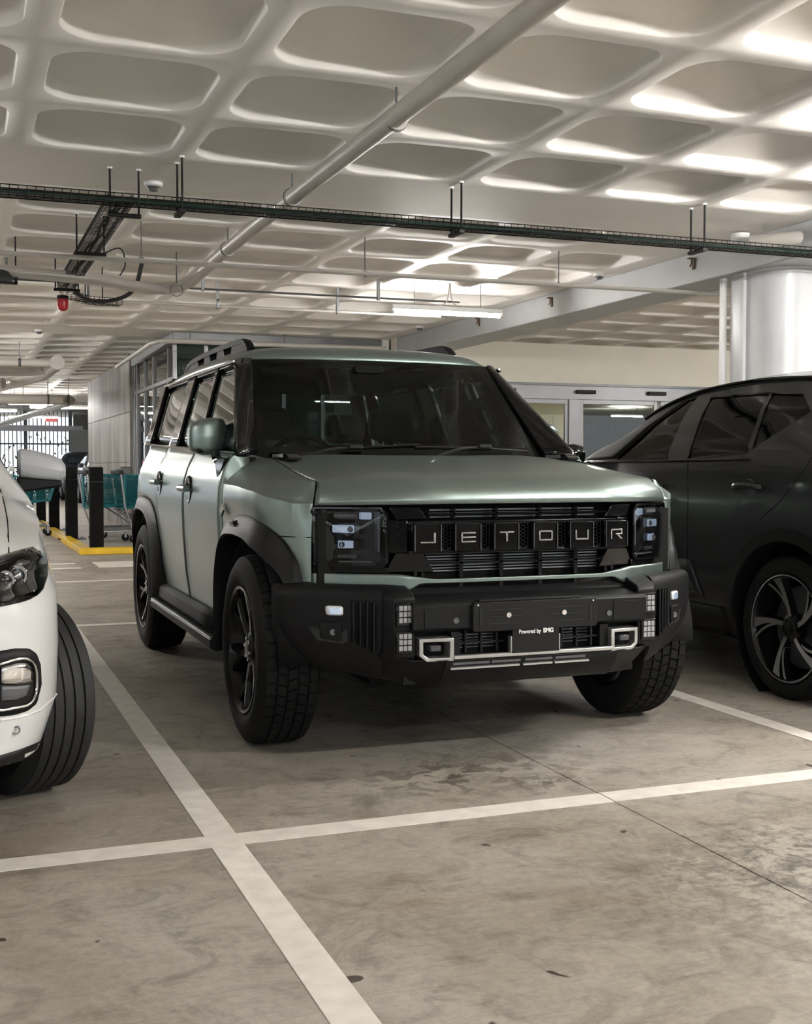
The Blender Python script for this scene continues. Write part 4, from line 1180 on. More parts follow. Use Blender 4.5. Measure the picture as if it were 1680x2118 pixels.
# lower grille
for s in (-1,1):
    for k in range(5):
        z = .466+.012*k
        MB().box(*sorted((s*.115,s*.325)), -.70, -.69, z-.002, z+.0025).build('lower_fin', M_fin, gr, smooth=False)
    m = MB()
    for x in (.14,.205,.27,.32): m.box(*sorted((s*x-.004,s*x+.004)), -.745,-.72,.45,.54)
    m.box(*sorted((s*.11,s*.335)),-.745,-.72,.487,.493); m.build('lower_grille_bars', M_black, bumper)
    MB().box(*sorted((s*.30,s*.336)), -.76,-.68,.45,.535).build('grille_cheek', M_trim, bumper)
MB().box(-.10,.10,-.80,-.70,.448,.545).build('centre_board', M_blackplastic, bumper, bevel=.002)
# number plate bracket
pb = MB(); pb.prism(rrect(.53,.112,.012,3,0,.592), lambda a,b,d: (a,d,b), -.802, -.782)
pb = pb.build('plate_bracket', M_blackplastic, bumper, bevel=.003)
MB().box(-.24,.19,-.80,-.775,.648,.658).build('bracket_top', M_blackplastic, pb, bevel=.003)
m = MB()
for s in (-1,1):
    for z in (.565,.592,.618): m.box(*sorted((s*.06,s*.20)),-.8045,-.801,z-.0012,z+.0012)
    m.box(*sorted((s*.232,s*.237)),-.8045,-.801,.56,.625)
m.build('bracket_slots', P('recess_black',(.010,.010,.010),.6), pb)
for x in (-.118,.118): MB().lathe([(0,0),(0,.010),(.004,.011)], (x,-.8065,.596), 'y', 16).build('plate_screw', M_chrome, pb)
for x in (-.245,.245): MB().lathe([(0,0),(0,.004),(.002,.004)], (x,-.8045,.638), 'y', 8).build('bracket_rivet', M_chrome, pb)
def text(txt, size, loc, rot, mat, parent, name='lettering', ext=.0012, off=0.0, align='CENTER', fit=None):
    cu = bpy.data.curves.new(name, 'FONT'); cu.body = txt; cu.size = size; cu.extrude = ext; cu.offset = off
    cu.align_x = align; cu.align_y = 'CENTER'
    t = bpy.data.objects.new(name, cu); COL.objects.link(t)
    bpy.context.view_layer.update()
    me = bpy.data.meshes.new_from_object(t)
    bpy.data.objects.remove(t); me.name = name
    wd = max(v.co.x for v in me.vertices) - min(v.co.x for v in me.vertices)
    me.transform(Matrix.Translation(loc) @ Euler(rot).to_matrix().to_4x4() @ Matrix.Diagonal(((fit/wd) if fit else 1,1,1,1)))
    me.materials.clear(); me.materials.append(mat)
    o = bpy.data.objects.new(name, me); COL.objects.link(o); o.parent = parent
    if parent:
        wl = Vector((0,0,0)); q = parent
        while q is not None: wl += q.location; q = q.parent
        o.location = -wl
    return o
M_print = P('white_print', (.75,.75,.75), .5)
text('Powered by', .0225, (-.029,-.8035,.529), (PI/2,0,0), M_print, pb, off=.0004, fit=.093)
text('SMG', .0235, (.050,-.8035,.5295), (PI/2,0,0), M_print, pb, off=.0010, fit=.044)
# ------------------------------------------------ cabin
cab = MB().box(-.79,.79,.50,3.36,.30,.42).build('cabin_floor', M_int, suv)
MB().box(-.78,.78,-.50,.50,.40,.98).build('engine_bay', M_int, suv)
MB().box(-.55,.55,-.45,3.3,.30,.42).build('underbody', M_int, suv)
MB().prism([(.62,1.0),(.66,1.175),(1.0,1.165),(1.12,1.10),(1.12,.8),(.62,.8)], lambda a,b,d: (d,a,b), -.77, .77).build('dashboard', M_int, suv, bevel=.02)
MB().prism(rrect(.42,.03,.01,2,.04,1.205), lambda a,b,d: (a,d,b), .86, .88).build('centre_screen', M_gloss, suv)
sw = MB()
cx, cy, cz = -.37, 1.22, 1.145
Mw = Matrix.Translation((cx,cy,cz)) @ Matrix.Rotation(-1.15,4,'X')
sw.tube([Mw @ Vector((.185*math.cos(t), .185*math.sin(t)*.98, 0)) for t in [2*PI*i/28 for i in range(29)]], .015, 8)
sw.box(-.17,.17,-.02,.02,-.01,.01,Mw); sw.box(-.02,.02,-.17,0,-.01,.01,Mw); sw.box(-.06,.06,-.045,.045,-.02,.02,Mw)
sw.build('steering_wheel', M_int, suv)
def seat(x, y, w=.50, rear=False):
    e = empty('seat', (0,0,0)); e.parent = suv; e.location = -suv.location
    MB().prism(rrect(w,.5,.08,3,x,y), lambda a,b,d: (a,b,d), .50, .70).build('seat_cushion', M_seat, e, bevel=.03)
    def bk(a,b,d): return (a, y+.22+d+(b-.7)*.22, b)
    MB().prism(rrect(w,.60,.10,4,x,.97), bk, 0, .13).build('backrest', M_seat, e, bevel=.03)
    for q in ((x,) if not rear else (x-.38, x+.38)):
        MB().prism(rrect(.27,.19,.06,4,q,1.40), lambda a,b,d: (a, y+.38+d, b), 0, .10).build('headrest', M_seat, e, bevel=.025)
        for h in (-.05,.05): MB().tube([(q+h,y+.40,1.22),(q+h,y+.42,1.34)], .006, 6).build('headrest_post', M_chrome, e)
seat(-.38, 1.45); seat(.38, 1.45); seat(0, 2.35, 1.2, True)
im = MB().prism(rrect(.205,.065,.02,3,-.033,1.565), lambda a,b,d: (a,d,b), 1.00, 1.03).build('inner_mirror', M_int, suv, bevel=.006)
MB().prism(rrect(.185,.05,.015,3,-.033,1.565), lambda a,b,d: (a,d,b), 1.031, 1.034).build('mirror_glass', M_chrome, im)
MB().tube([(-.03,1.02,1.60),(-.03,1.05,1.67)], .02, 8).build('mirror_stem', M_int, im)
MB().prism(rrect(.16,.05,.02,3,-.06,1.655), lambda a,b,d: (a,d,b), .99, 1.04).build('sensor_box', M_int, suv, bevel=.01)
gh = MB(); gh.tube(cr([(.66,1.16,1.53),(.60,1.10,1.50),(.575,1.08,1.44),(.60,1.06,1.38),(.69,1.05,1.34),(.70,1.1,1.42),(.66,1.16,1.53)], 26), .014, 8); gh.build('grab_handle', M_int, suv)
# tail
ty_ = [(3.40,1.70),(3.43,1.45),(3.46,1.22),(3.47,1.0),(3.47,.62)]
hw_ = [.70,.75,.80,.82,.82]
def tail(name, ks, mat, inset=0, off=0):
    MB().grid(dense([[(x*(hw_[k]-inset), ty_[k][0]+off-.03*abs(x)**3, ty_[k][1]) for x in (-1,-.6,0,.6,1)] for k in ks], 8, 12)).build(name, mat, suv, thick=.012)
tail('tailgate', (2,3,4), M_body); tail('rear_glass', (0,1,2), M_carglass, .06)
for s in (-1,1):
    MB().prism([(.60,1.69),(.70,1.69),(.815,1.22),(.72,1.22)], lambda a,b,d: (s*a,d+(1.7-b)*.10,b), 3.36, 3.40).build('tail_pillar', M_gloss, suv, bevel=.01)
    MB().box(*sorted((s*.74,s*.86)),3.42,3.475,.95,1.2).build('tail_lamp', M_red, suv, bevel=.01)
MB().box(-.90,.90,3.30,3.52,.38,.62).build('rear_bumper', M_trim, suv, bevel=.03)
MB().box(-.80,.80,2.3,3.4,.60,.66).build('boot_floor', M_int, suv)
# ------------------------------------------------ wheels
def make_wheel(name, R_, w, rimR, tread, rubber, rimM, spokes, n=72):
    """hub at the origin, axis x, outer face at +x"""
    root = bpy.data.objects.new(name, None); COL.objects.link(root)
    t = MB()
    hw = w/2
    prof = [(-hw+.02,rimR-.005),(-hw,rimR+.03),(-hw-.004,rimR+.06),(-hw+.006,R_-.035),(-hw+.022,R_-.010)]
    if tread == 'at':
        t.lathe(prof + [(-hw+.03,R_-.011),(hw-.03,R_-.011),(hw-.022,R_-.010),(hw-.006,R_-.035),(hw+.004,rimR+.06),(hw,rimR+.03),(hw-.02,rimR-.005),(hw-.05,rimR-.02)], (0,0,0), 'x', n)
        rw = (w-.036)/5
        for rib in range(5):
            x0 = -hw+.018+rib*rw; nb = 46 if rib in (0,4) else 54
            for k in range(nb):
                a = 2*PI*(k+.5*(rib%2))/nb; sk = .16 if rib in (1,3) else (-.12 if rib == 2 else 0)
                da = 2*PI/nb*.80/2
                vs = []
                for r in (R_-.014, R_):
                    for (xx, aa) in ((x0+.004,a-da-sk*.1),(x0+rw-.004,a-da+sk*.1),(x0+rw-.004,a+da+sk*.1),(x0+.004,a+da-sk*.1)):
                        rr = r - (.010 if (rib in (0,) and xx < -hw+.03) or (rib == 4 and xx > hw-.03) else 0)
                        vs.append((xx, rr*math.cos(aa), rr*math.sin(aa)))
                t.add(vs, [(4,5,6,7),(0,1,5,4),(1,2,6,5),(2,3,7,6),(3,0,4,7)])
    else:
        g = []
        x = -hw+.022
        ribs = 4; gw = .008; rw = (w-.044-gw*(ribs))/(ribs+1)
        for k in range(ribs):
            g += [(x+rw*k+gw*k, R_-.002), (x+rw*(k+1)+gw*k, R_-.001), (x+rw*(k+1)+gw*k, R_-.010), (x+rw*(k+1)+gw*(k+1), R_-.010)]
        g += [(x+rw*ribs+gw*ribs, R_-.001), (hw-.022, R_-.001)]
        t.lathe(prof + g + [(hw-.010,R_-.014),(hw-.002,R_-.04),(hw+.004,rimR+.05),(hw,rimR+.02),(hw-.02,rimR-.005),(hw-.05,rimR-.02)], (0,0,0), 'x', n)
    t.build('tyre', rubber, root, sharp=30)
    r = MB()
    r.lathe([(hw-.012,rimR+.006),(hw-.004,rimR+.002),(hw-.006,rimR-.010),(hw-.030,rimR-.022),(-hw+.03,rimR-.035),(-hw+.02,rimR-.01)], (0,0,0), 'x', n)
    rim = r.build('rim', rimM, root, sharp=35)
    spokes(root, rim, hw, rimR)
    MB().lathe([(-.02,0),(-.02,rimR-.06),(0,rimR-.06),(.0,.06),(0,0)], (0,0,0), 'x', 32).build('brake_disc', M_dalu, rim)
    MB().lathe([(hw-.08,0),(hw-.08,.075),(hw-.045,.070),(hw-.035,.04),(hw-.03,.036),(hw-.028,0)], (0,0,0), 'x', 28).build('hub_cap', rimM, rim)
    return root
def sp_y(root, rim, hw, R_):
    for k in range(6):
        a0 = 2*PI*k/6 + .3
        m = MB()
        def seg(r0, a_, r1, b_, w0, w1, x0, x1, th):
            d0 = Vector((0, math.cos(a_), math.sin(a_)))*r0; d1 = Vector((0, math.cos(b_), math.sin(b_)))*r1
            t = (d1-d0).normalized(); n_ = Vector((0,-t.z,t.y))
            vs = []
            for (p, ww, xx) in ((d0,w0,x0),(d1,w1,x1)):
                vs += [p+n_*ww+Vector((xx-.012,0,0)), p+n_*ww*.6+Vector((xx,0,0)), p-n_*ww*.6+Vector((xx,0,0)), p-n_*ww+Vector((xx-.012,0,0)), p-n_*ww+Vector((xx-th,0,0)), p+n_*ww+Vector((xx-th,0,0))]
            m.add(vs, [(i,(i+1)%6,(i+1)%6+6,i+6) for i in range(6)]+[tuple(range(6)),tuple(range(11,5,-1))])
        seg(.055, a0, R_*.55, a0, .026, .020, hw-.045, hw-.035, .04)
        seg(R_*.52, a0, R_-.008, a0-.20, .016, .018, hw-.036, hw-.018, .035)
        seg(R_*.52, a0, R_-.008, a0+.20, .016, .018, hw-.036, hw-.018, .035)
        m.build('spoke', M_rim, rim)
        MB().tube([(hw-.05,.045*math.cos(a0+.5),.045*math.sin(a0+.5)),(hw-.030,.045*math.cos(a0+.5),.045*math.sin(a0+.5))], .008, 6).build('wheel_nut', M_chrome, rim)
wh = make_wheel('wheel', .395, .250, .262, 'at', M_rub, M_rim, sp_y)
def place_wheel(src, par, x, y, z, rz, first=[True]):
    o = src if first[0] else copy_tree(src)
    first[0] = False
    o.parent = par; o.location = Vector((x,y,z)) - par.location; o.rotation_euler = (0,0,rz)
    return o
flag = [True]
for (s, y) in ((1,0),(-1,0),(1,2.8),(-1,2.8)):
    place_wheel(wh, suv, s*.848, y, .395, 0 if s > 0 else PI, flag)
    rows = [[(s*x, y+.47*math.cos(a), .40+.47*math.sin(a)*.98) for x in (.55,.93)] for a in [PI*i/16 for i in range(17)]]
    MB().grid(rows).build('wheel_liner', M_int, suv, thick=.006)
    MB().box(*sorted((s*.54,s*.56)), y-.47, y+.47, .30, .90).build('liner_wall', M_int, suv)
# ================================================================== OTHER CARS
from mathutils.bvhtree import BVHTree
CAMP = Vector((-2.0791, -4.8899, 1.166))
def vray(u, v):
    """direction in the world for a sight line of the photograph (used to find points on real surfaces)"""
    cp, sp = math.cos(.0398), math.sin(.0398); cy, sy = math.cos(.3614), math.sin(.3614)
    a, b_, c = (u-840)/2476., 1.0, -(v-1059)/2476.
    y2, z2 = cp*b_ + sp*c, -sp*b_ + cp*c
    return Vector((cy*a + sy*y2, -sy*a + cy*y2, z2)).normalized()
def section(zb, w, zs, zt, wt):
    k = (zt - zs)
    return [(0,zb),(w*.6,zb),(w*.90,zb+.01),(w*.975,zb+.07),(w*.995,zb+(zs-zb)*.35),(w*1.0,zb+(zs-zb)*.6),(w*.993,zb+(zs-zb)*.82),(w*.972,zs-.02),(w*.95,zs+.01*min(1,k*5)),
            (wt+(w*.95-wt)*.62, zs+k*.38),(wt+(w*.95-wt)*.22, zs+k*.76),(wt*.98,zt-min(.05,k*.2)),(wt*.90,zt-min(.018,k*.08)),(wt*.6,zt),(0,zt+.006)]
def car_loft(stations, ny=70):
    secs = [[(x, y, z) for x, z in section(*p)] for (y, *p) in stations]
    d = dense(secs, ny, 15, False, True)
    return d
def build_loft(name, d, arches, R_, windows, mats, root, place):
    m = MB(); rows = []
    for r in d:
        rows.append([tuple(p) for p in r] + [(-p[0], p[1], p[2]) for p in r[-2:0:-1]])
    n = len(rows[0])
    vs = [p for r in rows for p in r]; fs = []
    for i in range(len(rows)-1):
        for j in range(n): fs.append((i*n+j, i*n+(j+1)%n, (i+1)*n+(j+1)%n, (i+1)*n+j))
    fs.append(tuple(range(n))); fs.append(tuple((len(rows)-1)*n+j for j in range(n-1,-1,-1)))
    m.add(vs, fs)
    me = m.mesh(name, mats, sharp=38)
    o = bpy.data.objects.new(name, me); COL.objects.link(o)
    cut = MB()
    cuts = []
    for y in arches:
        for s in (-1, 1):
            c = MB(); c.tube([(s*.56, y, R_[1]), (s*1.2, y, R_[1])], R_[0], 40); cuts.append(c)
    for w in windows:
        c = MB(); c.prism(w, lambda a,b,dd: (dd,a,b), -1.3, 1.3); cuts.append(c)
    objs = []
    for c in cuts:
        co = bpy.data.objects.new('cut', c.mesh('cut', mats)); COL.objects.link(co)
        md = o.modifiers.new('b', 'BOOLEAN'); md.object = co; md.operation = 'DIFFERENCE'; md.solver = 'EXACT'
        objs.append(co)
    bpy.context.view_layer.update()
    dg = bpy.context.evaluated_depsgraph_get()
    me2 = bpy.data.meshes.new_from_object(o.evaluated_get(dg))
    for co in objs: bpy.data.objects.remove(co)
    bpy.data.objects.remove(o)
    me2.name = name
    # faces inside the skin (wells and window reveals) are black
    if len(me2.materials) > 1:
        for pl in me2.polygons:
            p, nx = pl.center, abs(pl.normal.x)
            w_in = nx < .08 and any(min(a[1] for a in w)-.01 < p.z < max(a[1] for a in w)+.01 and min(a[0] for a in w)-.01 < p.y < max(a[0] for a in w)+.01 for w in windows)
            a_in = any((p.y-y0)**2 + (p.z-R_[1])**2 < (R_[0]+.004)**2 and (nx < .3 or abs(p.x) < .6) for y0 in arches)
            pl.material_index = 1 if (w_in or a_in) else 0
    me2.shade_smooth(); me2.set_sharp_from_angle(angle=math.radians(38))
    o2 = bpy.data.objects.new(name, me2); COL.objects.link(o2); o2.parent = root
    return o2
class Surf:
    """finds points of a car's skin, in the car's own frame"""
    def __init__(s, d, root_m):
        vs = []; fs = []
        rows = [[Vector(p) for p in r] + [Vector((-p[0],p[1],p[2])) for p in r[-2:0:-1]] for r in d]
        n = len(rows[0])
        for r in rows: vs += r
        for i in range(len(rows)-1):
            for j in range(n): fs.append((i*n+j, i*n+(j+1)%n, (i+1)*n+(j+1)%n, (i+1)*n+j))
        fs.append(tuple(range(n)))
        s.b = BVHTree.FromPolygons(vs, fs); s.m = root_m; s.i = root_m.inverted()
    def px(s, u, v, off=0):
        o = s.i @ CAMP; d = (s.i.to_3x3() @ vray(u, v)).normalized()
        h, nn, _, _ = s.b.ray_cast(o, d)
        if h is None:
            h, nn, _, _ = s.b.find_nearest(o + d*4.0)
        if nn.dot(d) > 0: nn = -nn
        return h + nn*off
    def side(s, y, z, sg, off=0):
        h, nn, _, _ = s.b.ray_cast(Vector((sg*3, y, z)), Vector((-sg,0,0)))
        if h is None: h, nn, _, _ = s.b.find_nearest(Vector((sg*.8, y, z)))
        return h + Vector((sg*off,0,0))
def decal(sf, name, A, B, nu, nv, off, mat, root, thick=.006, lin=True):
    a = cr([(p[0],p[1],0) for p in A], nu, lin); b = cr([(p[0],p[1],0) for p in B], nu, lin)
    rows = [[sf.px(*(p.lerp(q, j/(nv-1)).xy), off) for j in range(nv)] for p, q in zip(a, b)]
    return MB().grid(rows).build(name, mat, root, thick=thick, sharp=50)
def sidecal(sf, name, A, B, nu, nv, off, mat, root, sg, thick=.006, lin=True):
    a = cr([(p[0],p[1],0) for p in A], nu, lin); b = cr([(p[0],p[1],0) for p in B], nu, lin)
    rows = [[sf.side(*(p.lerp(q, j/(nv-1)).xy), sg, off) for j in range(nv)] for p, q in zip(a, b)]
    return MB().grid(rows).build(name, mat, root, thick=thick, sharp=50)

# ---------------------------------------------------------------- dark grey crossover, right
M_dark = paint('dark_grey_metallic', (0.030,0.031,0.034), .55, .30, .6)
M_darkglass = glass_mat('privacy_glass', (0.30,0.34,0.32), .9)
XC = empty('crossover_car', (0,0,0), label='dark grey crossover car with machined alloy wheels at the right edge', cat='car')
xm = Matrix.Translation((2.675, 2.66, 0)) @ Matrix.Rotation(PI, 4, 'Z')
st = [(-.87,.34,.60,.62,.68,.45),(-.84,.26,.74,.78,.84,.60),(-.72,.22,.86,.90,.965,.72),(-.5,.21,.905,.97,1.04,.76),(0,.21,.925,1.06,1.11,.78),(.30,.21,.93,1.13,1.17,.78),(.42,.21,.93,1.16,1.205,.76),
      (.62,.21,.93,1.175,1.31,.72),(.82,.21,.93,1.18,1.405,.69),(1.05,.21,.93,1.185,1.52,.67),(1.28,.21,.93,1.185,1.59,.67),(1.60,.21,.93,1.19,1.645,.67),(2.1,.21,.93,1.19,1.672,.67),(2.55,.21,.93,1.20,1.66,.67),(2.9,.22,.93,1.21,1.635,.66),(3.15,.24,.925,1.22,1.60,.65),(3.32,.28,.91,1.22,1.53,.64),(3.45,.33,.88,1.15,1.35,.66),(3.52,.38,.83,1.0,1.12,.66),(3.54,.45,.76,.85,.95,.6)]
dx = car_loft(st, 90)
sfx = Surf(dx, xm)
# window outlines: read from sight lines on the skin, stored in the car's frame
def win(pts): return [(sfx.px(u, v).y, sfx.px(u, v).z) for u, v in pts]
wA = win([(1275,950),(1352,880),(1425,828),(1440,824),(1381,947)])
wB = win([(1424,948),(1472,823),(1592,814),(1546,933)])
wC = win([(1556,930),(1599,814),(1662,816),(1676,850)])
body = build_loft('body', dx, (0, 2.702), (.425, .36), [wA, wB, wC], [M_dark, M_int], XC, xm)
for sg in (-1, 1):
    for w, nm in ((wA,'front_side_window'),(wB,'rear_side_window'),(wC,'quarter_window')):
        c = (sum(p[0] for p in w)/len(w), sum(p[1] for p in w)/len(w))
        p_ = sidecal(sfx, nm, [w[0], w[-1]], w[1:-1], 10, 6, -.006, M_darkglass, XC, sg, thick=0)
        fr = MB(); out = [sfx.side(c[0]+(y-c[0])*1.04, c[1]+(z-c[1])*1.06, sg, .004) for y, z in w]; inn = [sfx.side(y, z, sg, .004) for y, z in w]
        n = len(w); inn2 = [p - Vector((sg*.02,0,0)) for p in inn]
        fr.add([*out,*inn,*inn2], [(i,(i+1)%n,(i+1)%n+n,i+n) for i in range(n)]+[(i+n,(i+1)%n+n,(i+1)%n+2*n,i+2*n) for i in range(n)])
        fr.build('window_frame', M_gloss, p_)
    # black roof edge / rail
    MB().tube([sfx.b.ray_cast(Vector((sg*.655,y,3)),Vector((0,0,-1)))[0] + Vector((0,0,.010)) for y in [1.0+2.1*i/24 for i in range(25)]], .013, 8).build('roof_rail', M_gloss, XC)
    sidecal(sfx, 'pillar_a', [(.42,1.19),(.60,1.285),(.82,1.385),(1.05,1.50),(1.28,1.575)], [(p_[0]-.02, p_[1]+.004) for p_ in wA[:4]], 24, 8, .0035, P('satin_black',(.004,.004,.004),.6,spec=.15), XC, sg, thick=.003)
    # arch cladding rings and sill
    for y0 in (0, 2.702):
        ang = [-.22+ (PI+.44)*i/40 for i in range(41)]
        rows = []
        for a in ang:
            r = []
            for (rr, off) in ((.425,-.10),(.425,.010),(.432,.016),(.488,.012),(.494,-.004)):
                yy, zz = y0+rr*math.cos(a), .36+rr*math.sin(a)
                p = sfx.side(y0+.46*math.cos(a), max(.26,.36+.46*math.sin(a)), sg, off); r.append((p.x, yy, zz))
            rows.append(r)
        MB().grid(rows).build('arch_cladding', M_trim, XC, sharp=40)
        MB().lathe([(0,.0),(0,.43)], (sg*.57, y0, .36), 'x', 30).build('wheel_liner', M_int, XC)
        MB().lathe([(0,.422),(.30,.422)], (sg*.60, y0, .36), 'x', 30, sgn=sg).build('wheel_liner', M_int, XC)
    sidecal(sfx, 'sill_cladding', [(.46,.24),(2.24,.24)], [(.46,.40),(2.24,.40)], 20, 4, .008, M_trim, XC, sg)
    # belt moulding, door gaps, handles
    sidecal(sfx, 'belt_moulding', [(.60,1.172),(2.35,1.186)], [(.60,1.184),(2.35,1.198)], 20, 2, .006, M_gloss, XC, sg)
    for pts in ([(1.02-.35,1.155),(.62,1.0),(.60,.42)], [(1.80,1.17),(1.86,1.0),(1.87,.42)], [(2.93,1.40),(2.84,1.2),(2.70,1.02),(2.50,.88)]):
        MB().tube([sfx.side(*p.xy, sg, -.0015) for p in cr([(a,b,0) for a,b in pts], 16)], .0035, 5).build('door_gap', M_int, XC)
    for (y, z) in ((1.50,1.04),(2.40,1.05)):
        h = MB(); h.tube(cr([sfx.side(y-.10,z,sg,.0), sfx.side(y-.08,z+.004,sg,.03), sfx.side(y,z+.008,sg,.036), sfx.side(y+.08,z+.004,sg,.03), sfx.side(y+.10,z,sg,.0)], 16), .015, 8); h.build('door_handle', M_dark, XC)
        p = sfx.side(y,z-.012,sg,.0); MB().lathe([(0,.0),(.002,.05),(-.004,.055)], tuple(p), 'x', 20, sgn=sg).build('handle_cup', M_dark, XC)
    # scalloped lower door
    sidecal(sfx, 'door_scallop', [(1.10,.43),(2.02,.43)], [(1.16,.60),(1.90,.64)], 16, 5, .004, M_dark, XC, sg, thick=.008)
    # mirror
    mm = MB(); rows = []
    for (x, hw, hh) in ((.90,.02,.03),(.92,.055,.062),(.98,.07,.075),(1.04,.06,.066),(1.065,.03,.035)):
        rows.append([(sg*x, .64-hw*math.cos(a), 1.225+hh*math.sin(a)) for a in [2*PI*i/18 for i in range(19)]])
    mm.grid(rows); mm.add(rows[0][:-1],[tuple(range(18))]); mm.add(rows[-1][:-1],[tuple(range(18))])
    mm = mm.build('door_mirror', M_gloss, XC, sharp=50)
    MB().box(*sorted((sg*.84,sg*.94)),.60,.70,1.15,1.18).build('mirror_foot', M_gloss, mm)
    MB().box(*sorted((sg*.62,sg*.86)),3.40,3.47,.95,1.22).build('tail_lamp', M_red, XC, bevel=.01)
decal_ws = MB().grid([[tuple(sfx.b.ray_cast(Vector((x,y,3)),Vector((0,0,-1)))[0]+Vector((0,0,.004))) for x in [-.62+.62*i/6*2 for i in range(7)]] for y in (.48,.7,.9,1.15)]).build('windshield', M_gloss, XC)
def rear_patch(name, x0, x1, z0, z1, off, mat, n=12, m=6):
    rows = []
    for i in range(n+1):
        r = []
        for j in range(m+1):
            x = x0+(x1-x0)*i/n; z = z0+(z1-z0)*j/m
            h = sfx.b.ray_cast(Vector((x, 6, z)), Vector((0, -1, 0)))[0]; r.append((x, h.y+off, z))
        rows.append(r)
    return MB().grid(rows).build(name, mat, XC, thick=.01)
rear_patch('rear_window', -.56, .56, 1.20, 1.50, .004, M_gloss)
rear_patch('bumper_cladding', -.70, .70, .42, .60, .012, M_trim)
rear_patch('plate_recess', -.28, .28, .78, .90, .004, M_trim)
M_mach = P('machined_alloy', (.42,.42,.41), .28, .9)
def sp_twist(root, rim, hw, R_):
    for k in range(5):
        for (da, w0, w1, r0, mat) in ((0,.012,.030,.06,M_mach),(.42,.007,.009,.11,M_mach)):
            a0 = 2*PI*k/5 + .35 + da*.45; a1 = a0 + (.30 if da == 0 else .40)
            m = MB(); n = 6; vs = []
            for i in range(n+1):
                t = i/n; r = r0 + (R_-.006-r0)*t; a = a0 + (a1-a0)*t
                w = w0 + (w1-w0)*t**3; x = hw-.035+.022*t
                c = Vector((0, math.cos(a), math.sin(a)))*r; tt = Vector((0,-math.sin(a),math.cos(a)))
                vs += [c+tt*w+Vector((x,0,0)), c-tt*w+Vector((x,0,0)), c-tt*w*1.6+Vector((x-.035,0,0)), c+tt*w*1.6+Vector((x-.035,0,0))]
            f0 = [(i*4,i*4+1,i*4+5,i*4+4) for i in range(n)]
            m.add(vs, f0+[(0,1,2,3),(n*4+3,n*4+2,n*4+1,n*4)])
            sp = m.build('spoke', M_mach, rim)
            m = MB(); m.add(vs, [(i*4+j,i*4+(j+1)%4,i*4+4+(j+1)%4,i*4+4+j) for i in range(n) for j in (1,2,3)]); m.build('spoke_side', M_rim, rim)
    MB().lathe([(hw-.005,R_+.001),(hw-.003,R_-.006),(hw-.008,R_-.007)], (0,0,0), 'x', 72).build('rim_lip', M_mach, rim)
xw = make_wheel('wheel', .355, .235, .268, 'road', M_rub, M_rim, sp_twist)
flag = [True]
for (sg, y) in ((1,0),(-1,0),(1,2.702),(-1,2.702)):
    place_wheel(xw, XC, sg*.805, y, .355, 0 if sg > 0 else PI, flag)
XC.matrix_world = xm

# ---------------------------------------------------------------- white car, left edge
M_wpaint = P('white_car_paint', (0.80,0.80,0.79), .22, 0, coat=.6, var=(3,.01))
WC = empty('white_car', (0,0,0), label='white car cropped by the left edge with chrome rimmed fog lamp', cat='car')
wm = Matrix.Translation((-2.655, -.42, 0))
st = [(-.93,.36,.50,.62,.70,.40),(-.915,.29,.62,.74,.80,.50),(-.86,.265,.735,.80,.865,.60),(-.76,.255,.815,.86,.915,.68),(-.60,.25,.872,.90,.96,.72),(-.35,.25,.892,.93,1.00,.74),(0,.22,.90,.965,1.04,.76),(.4,.20,.90,1.00,1.08,.76),(.65,.20,.90,1.03,1.10,.74),
      (.95,.20,.90,1.05,1.24,.70),(1.3,.20,.90,1.06,1.42,.64),(1.6,.20,.90,1.07,1.50,.62),(2.2,.20,.90,1.09,1.54,.62),(2.8,.22,.90,1.11,1.52,.60),(3.2,.25,.88,1.12,1.42,.58),(3.45,.32,.83,1.0,1.15,.58),(3.5,.4,.76,.85,.95,.5)]
dw = car_loft(st, 90)
sfw = Surf(dw, wm)
wins = [[(.98,1.10),(1.42,1.40),(1.62,1.44),(1.62,1.10)], [(1.72,1.11),(1.72,1.46),(2.45,1.46),(2.6,1.13)], [(2.68,1.14),(2.55,1.45),(2.8,1.44),(3.05,1.18)]]
body = build_loft('body', dw, (0, 2.65), (.385, .345), wins, [M_wpaint, M_int], WC, wm)
for sg in (-1, 1):
    for w in wins:
        sidecal(sfw, 'side_window', [w[0], w[-1]], w[1:-1], 8, 5, -.006, M_darkglass, WC, sg, thick=0)
    for y0 in (0, 2.65):
        MB().lathe([(0,.0),(0,.39)], (sg*.57, y0, .345), 'x', 30).build('wheel_liner', M_int, WC)
        rows = []
        for i in range(33):
            a = -.3 + (PI+.6)*i/32
            p = sfw.side(y0+.40*math.cos(a), max(.25,.345+.40*math.sin(a)), sg, 0)
            rows.append([(p.x+sg*o_, y0+r_*math.cos(a), .345+r_*math.sin(a)) for r_, o_ in ((.383,-.30),(.383,.004),(.39,.008),(.41,.002))])
        MB().grid(rows).build('arch_lip', M_wpaint if False else M_trim, WC)
MB().grid([[tuple(sfw.b.ray_cast(Vector((x,y,3)),Vector((0,0,-1)))[0]+Vector((0,0,.004))) for x in [-.64+1.28*i/12 for i in range(13)]] for y in [.70+.9*i/10 for i in range(11)]]).build('windshield', M_gloss, WC)
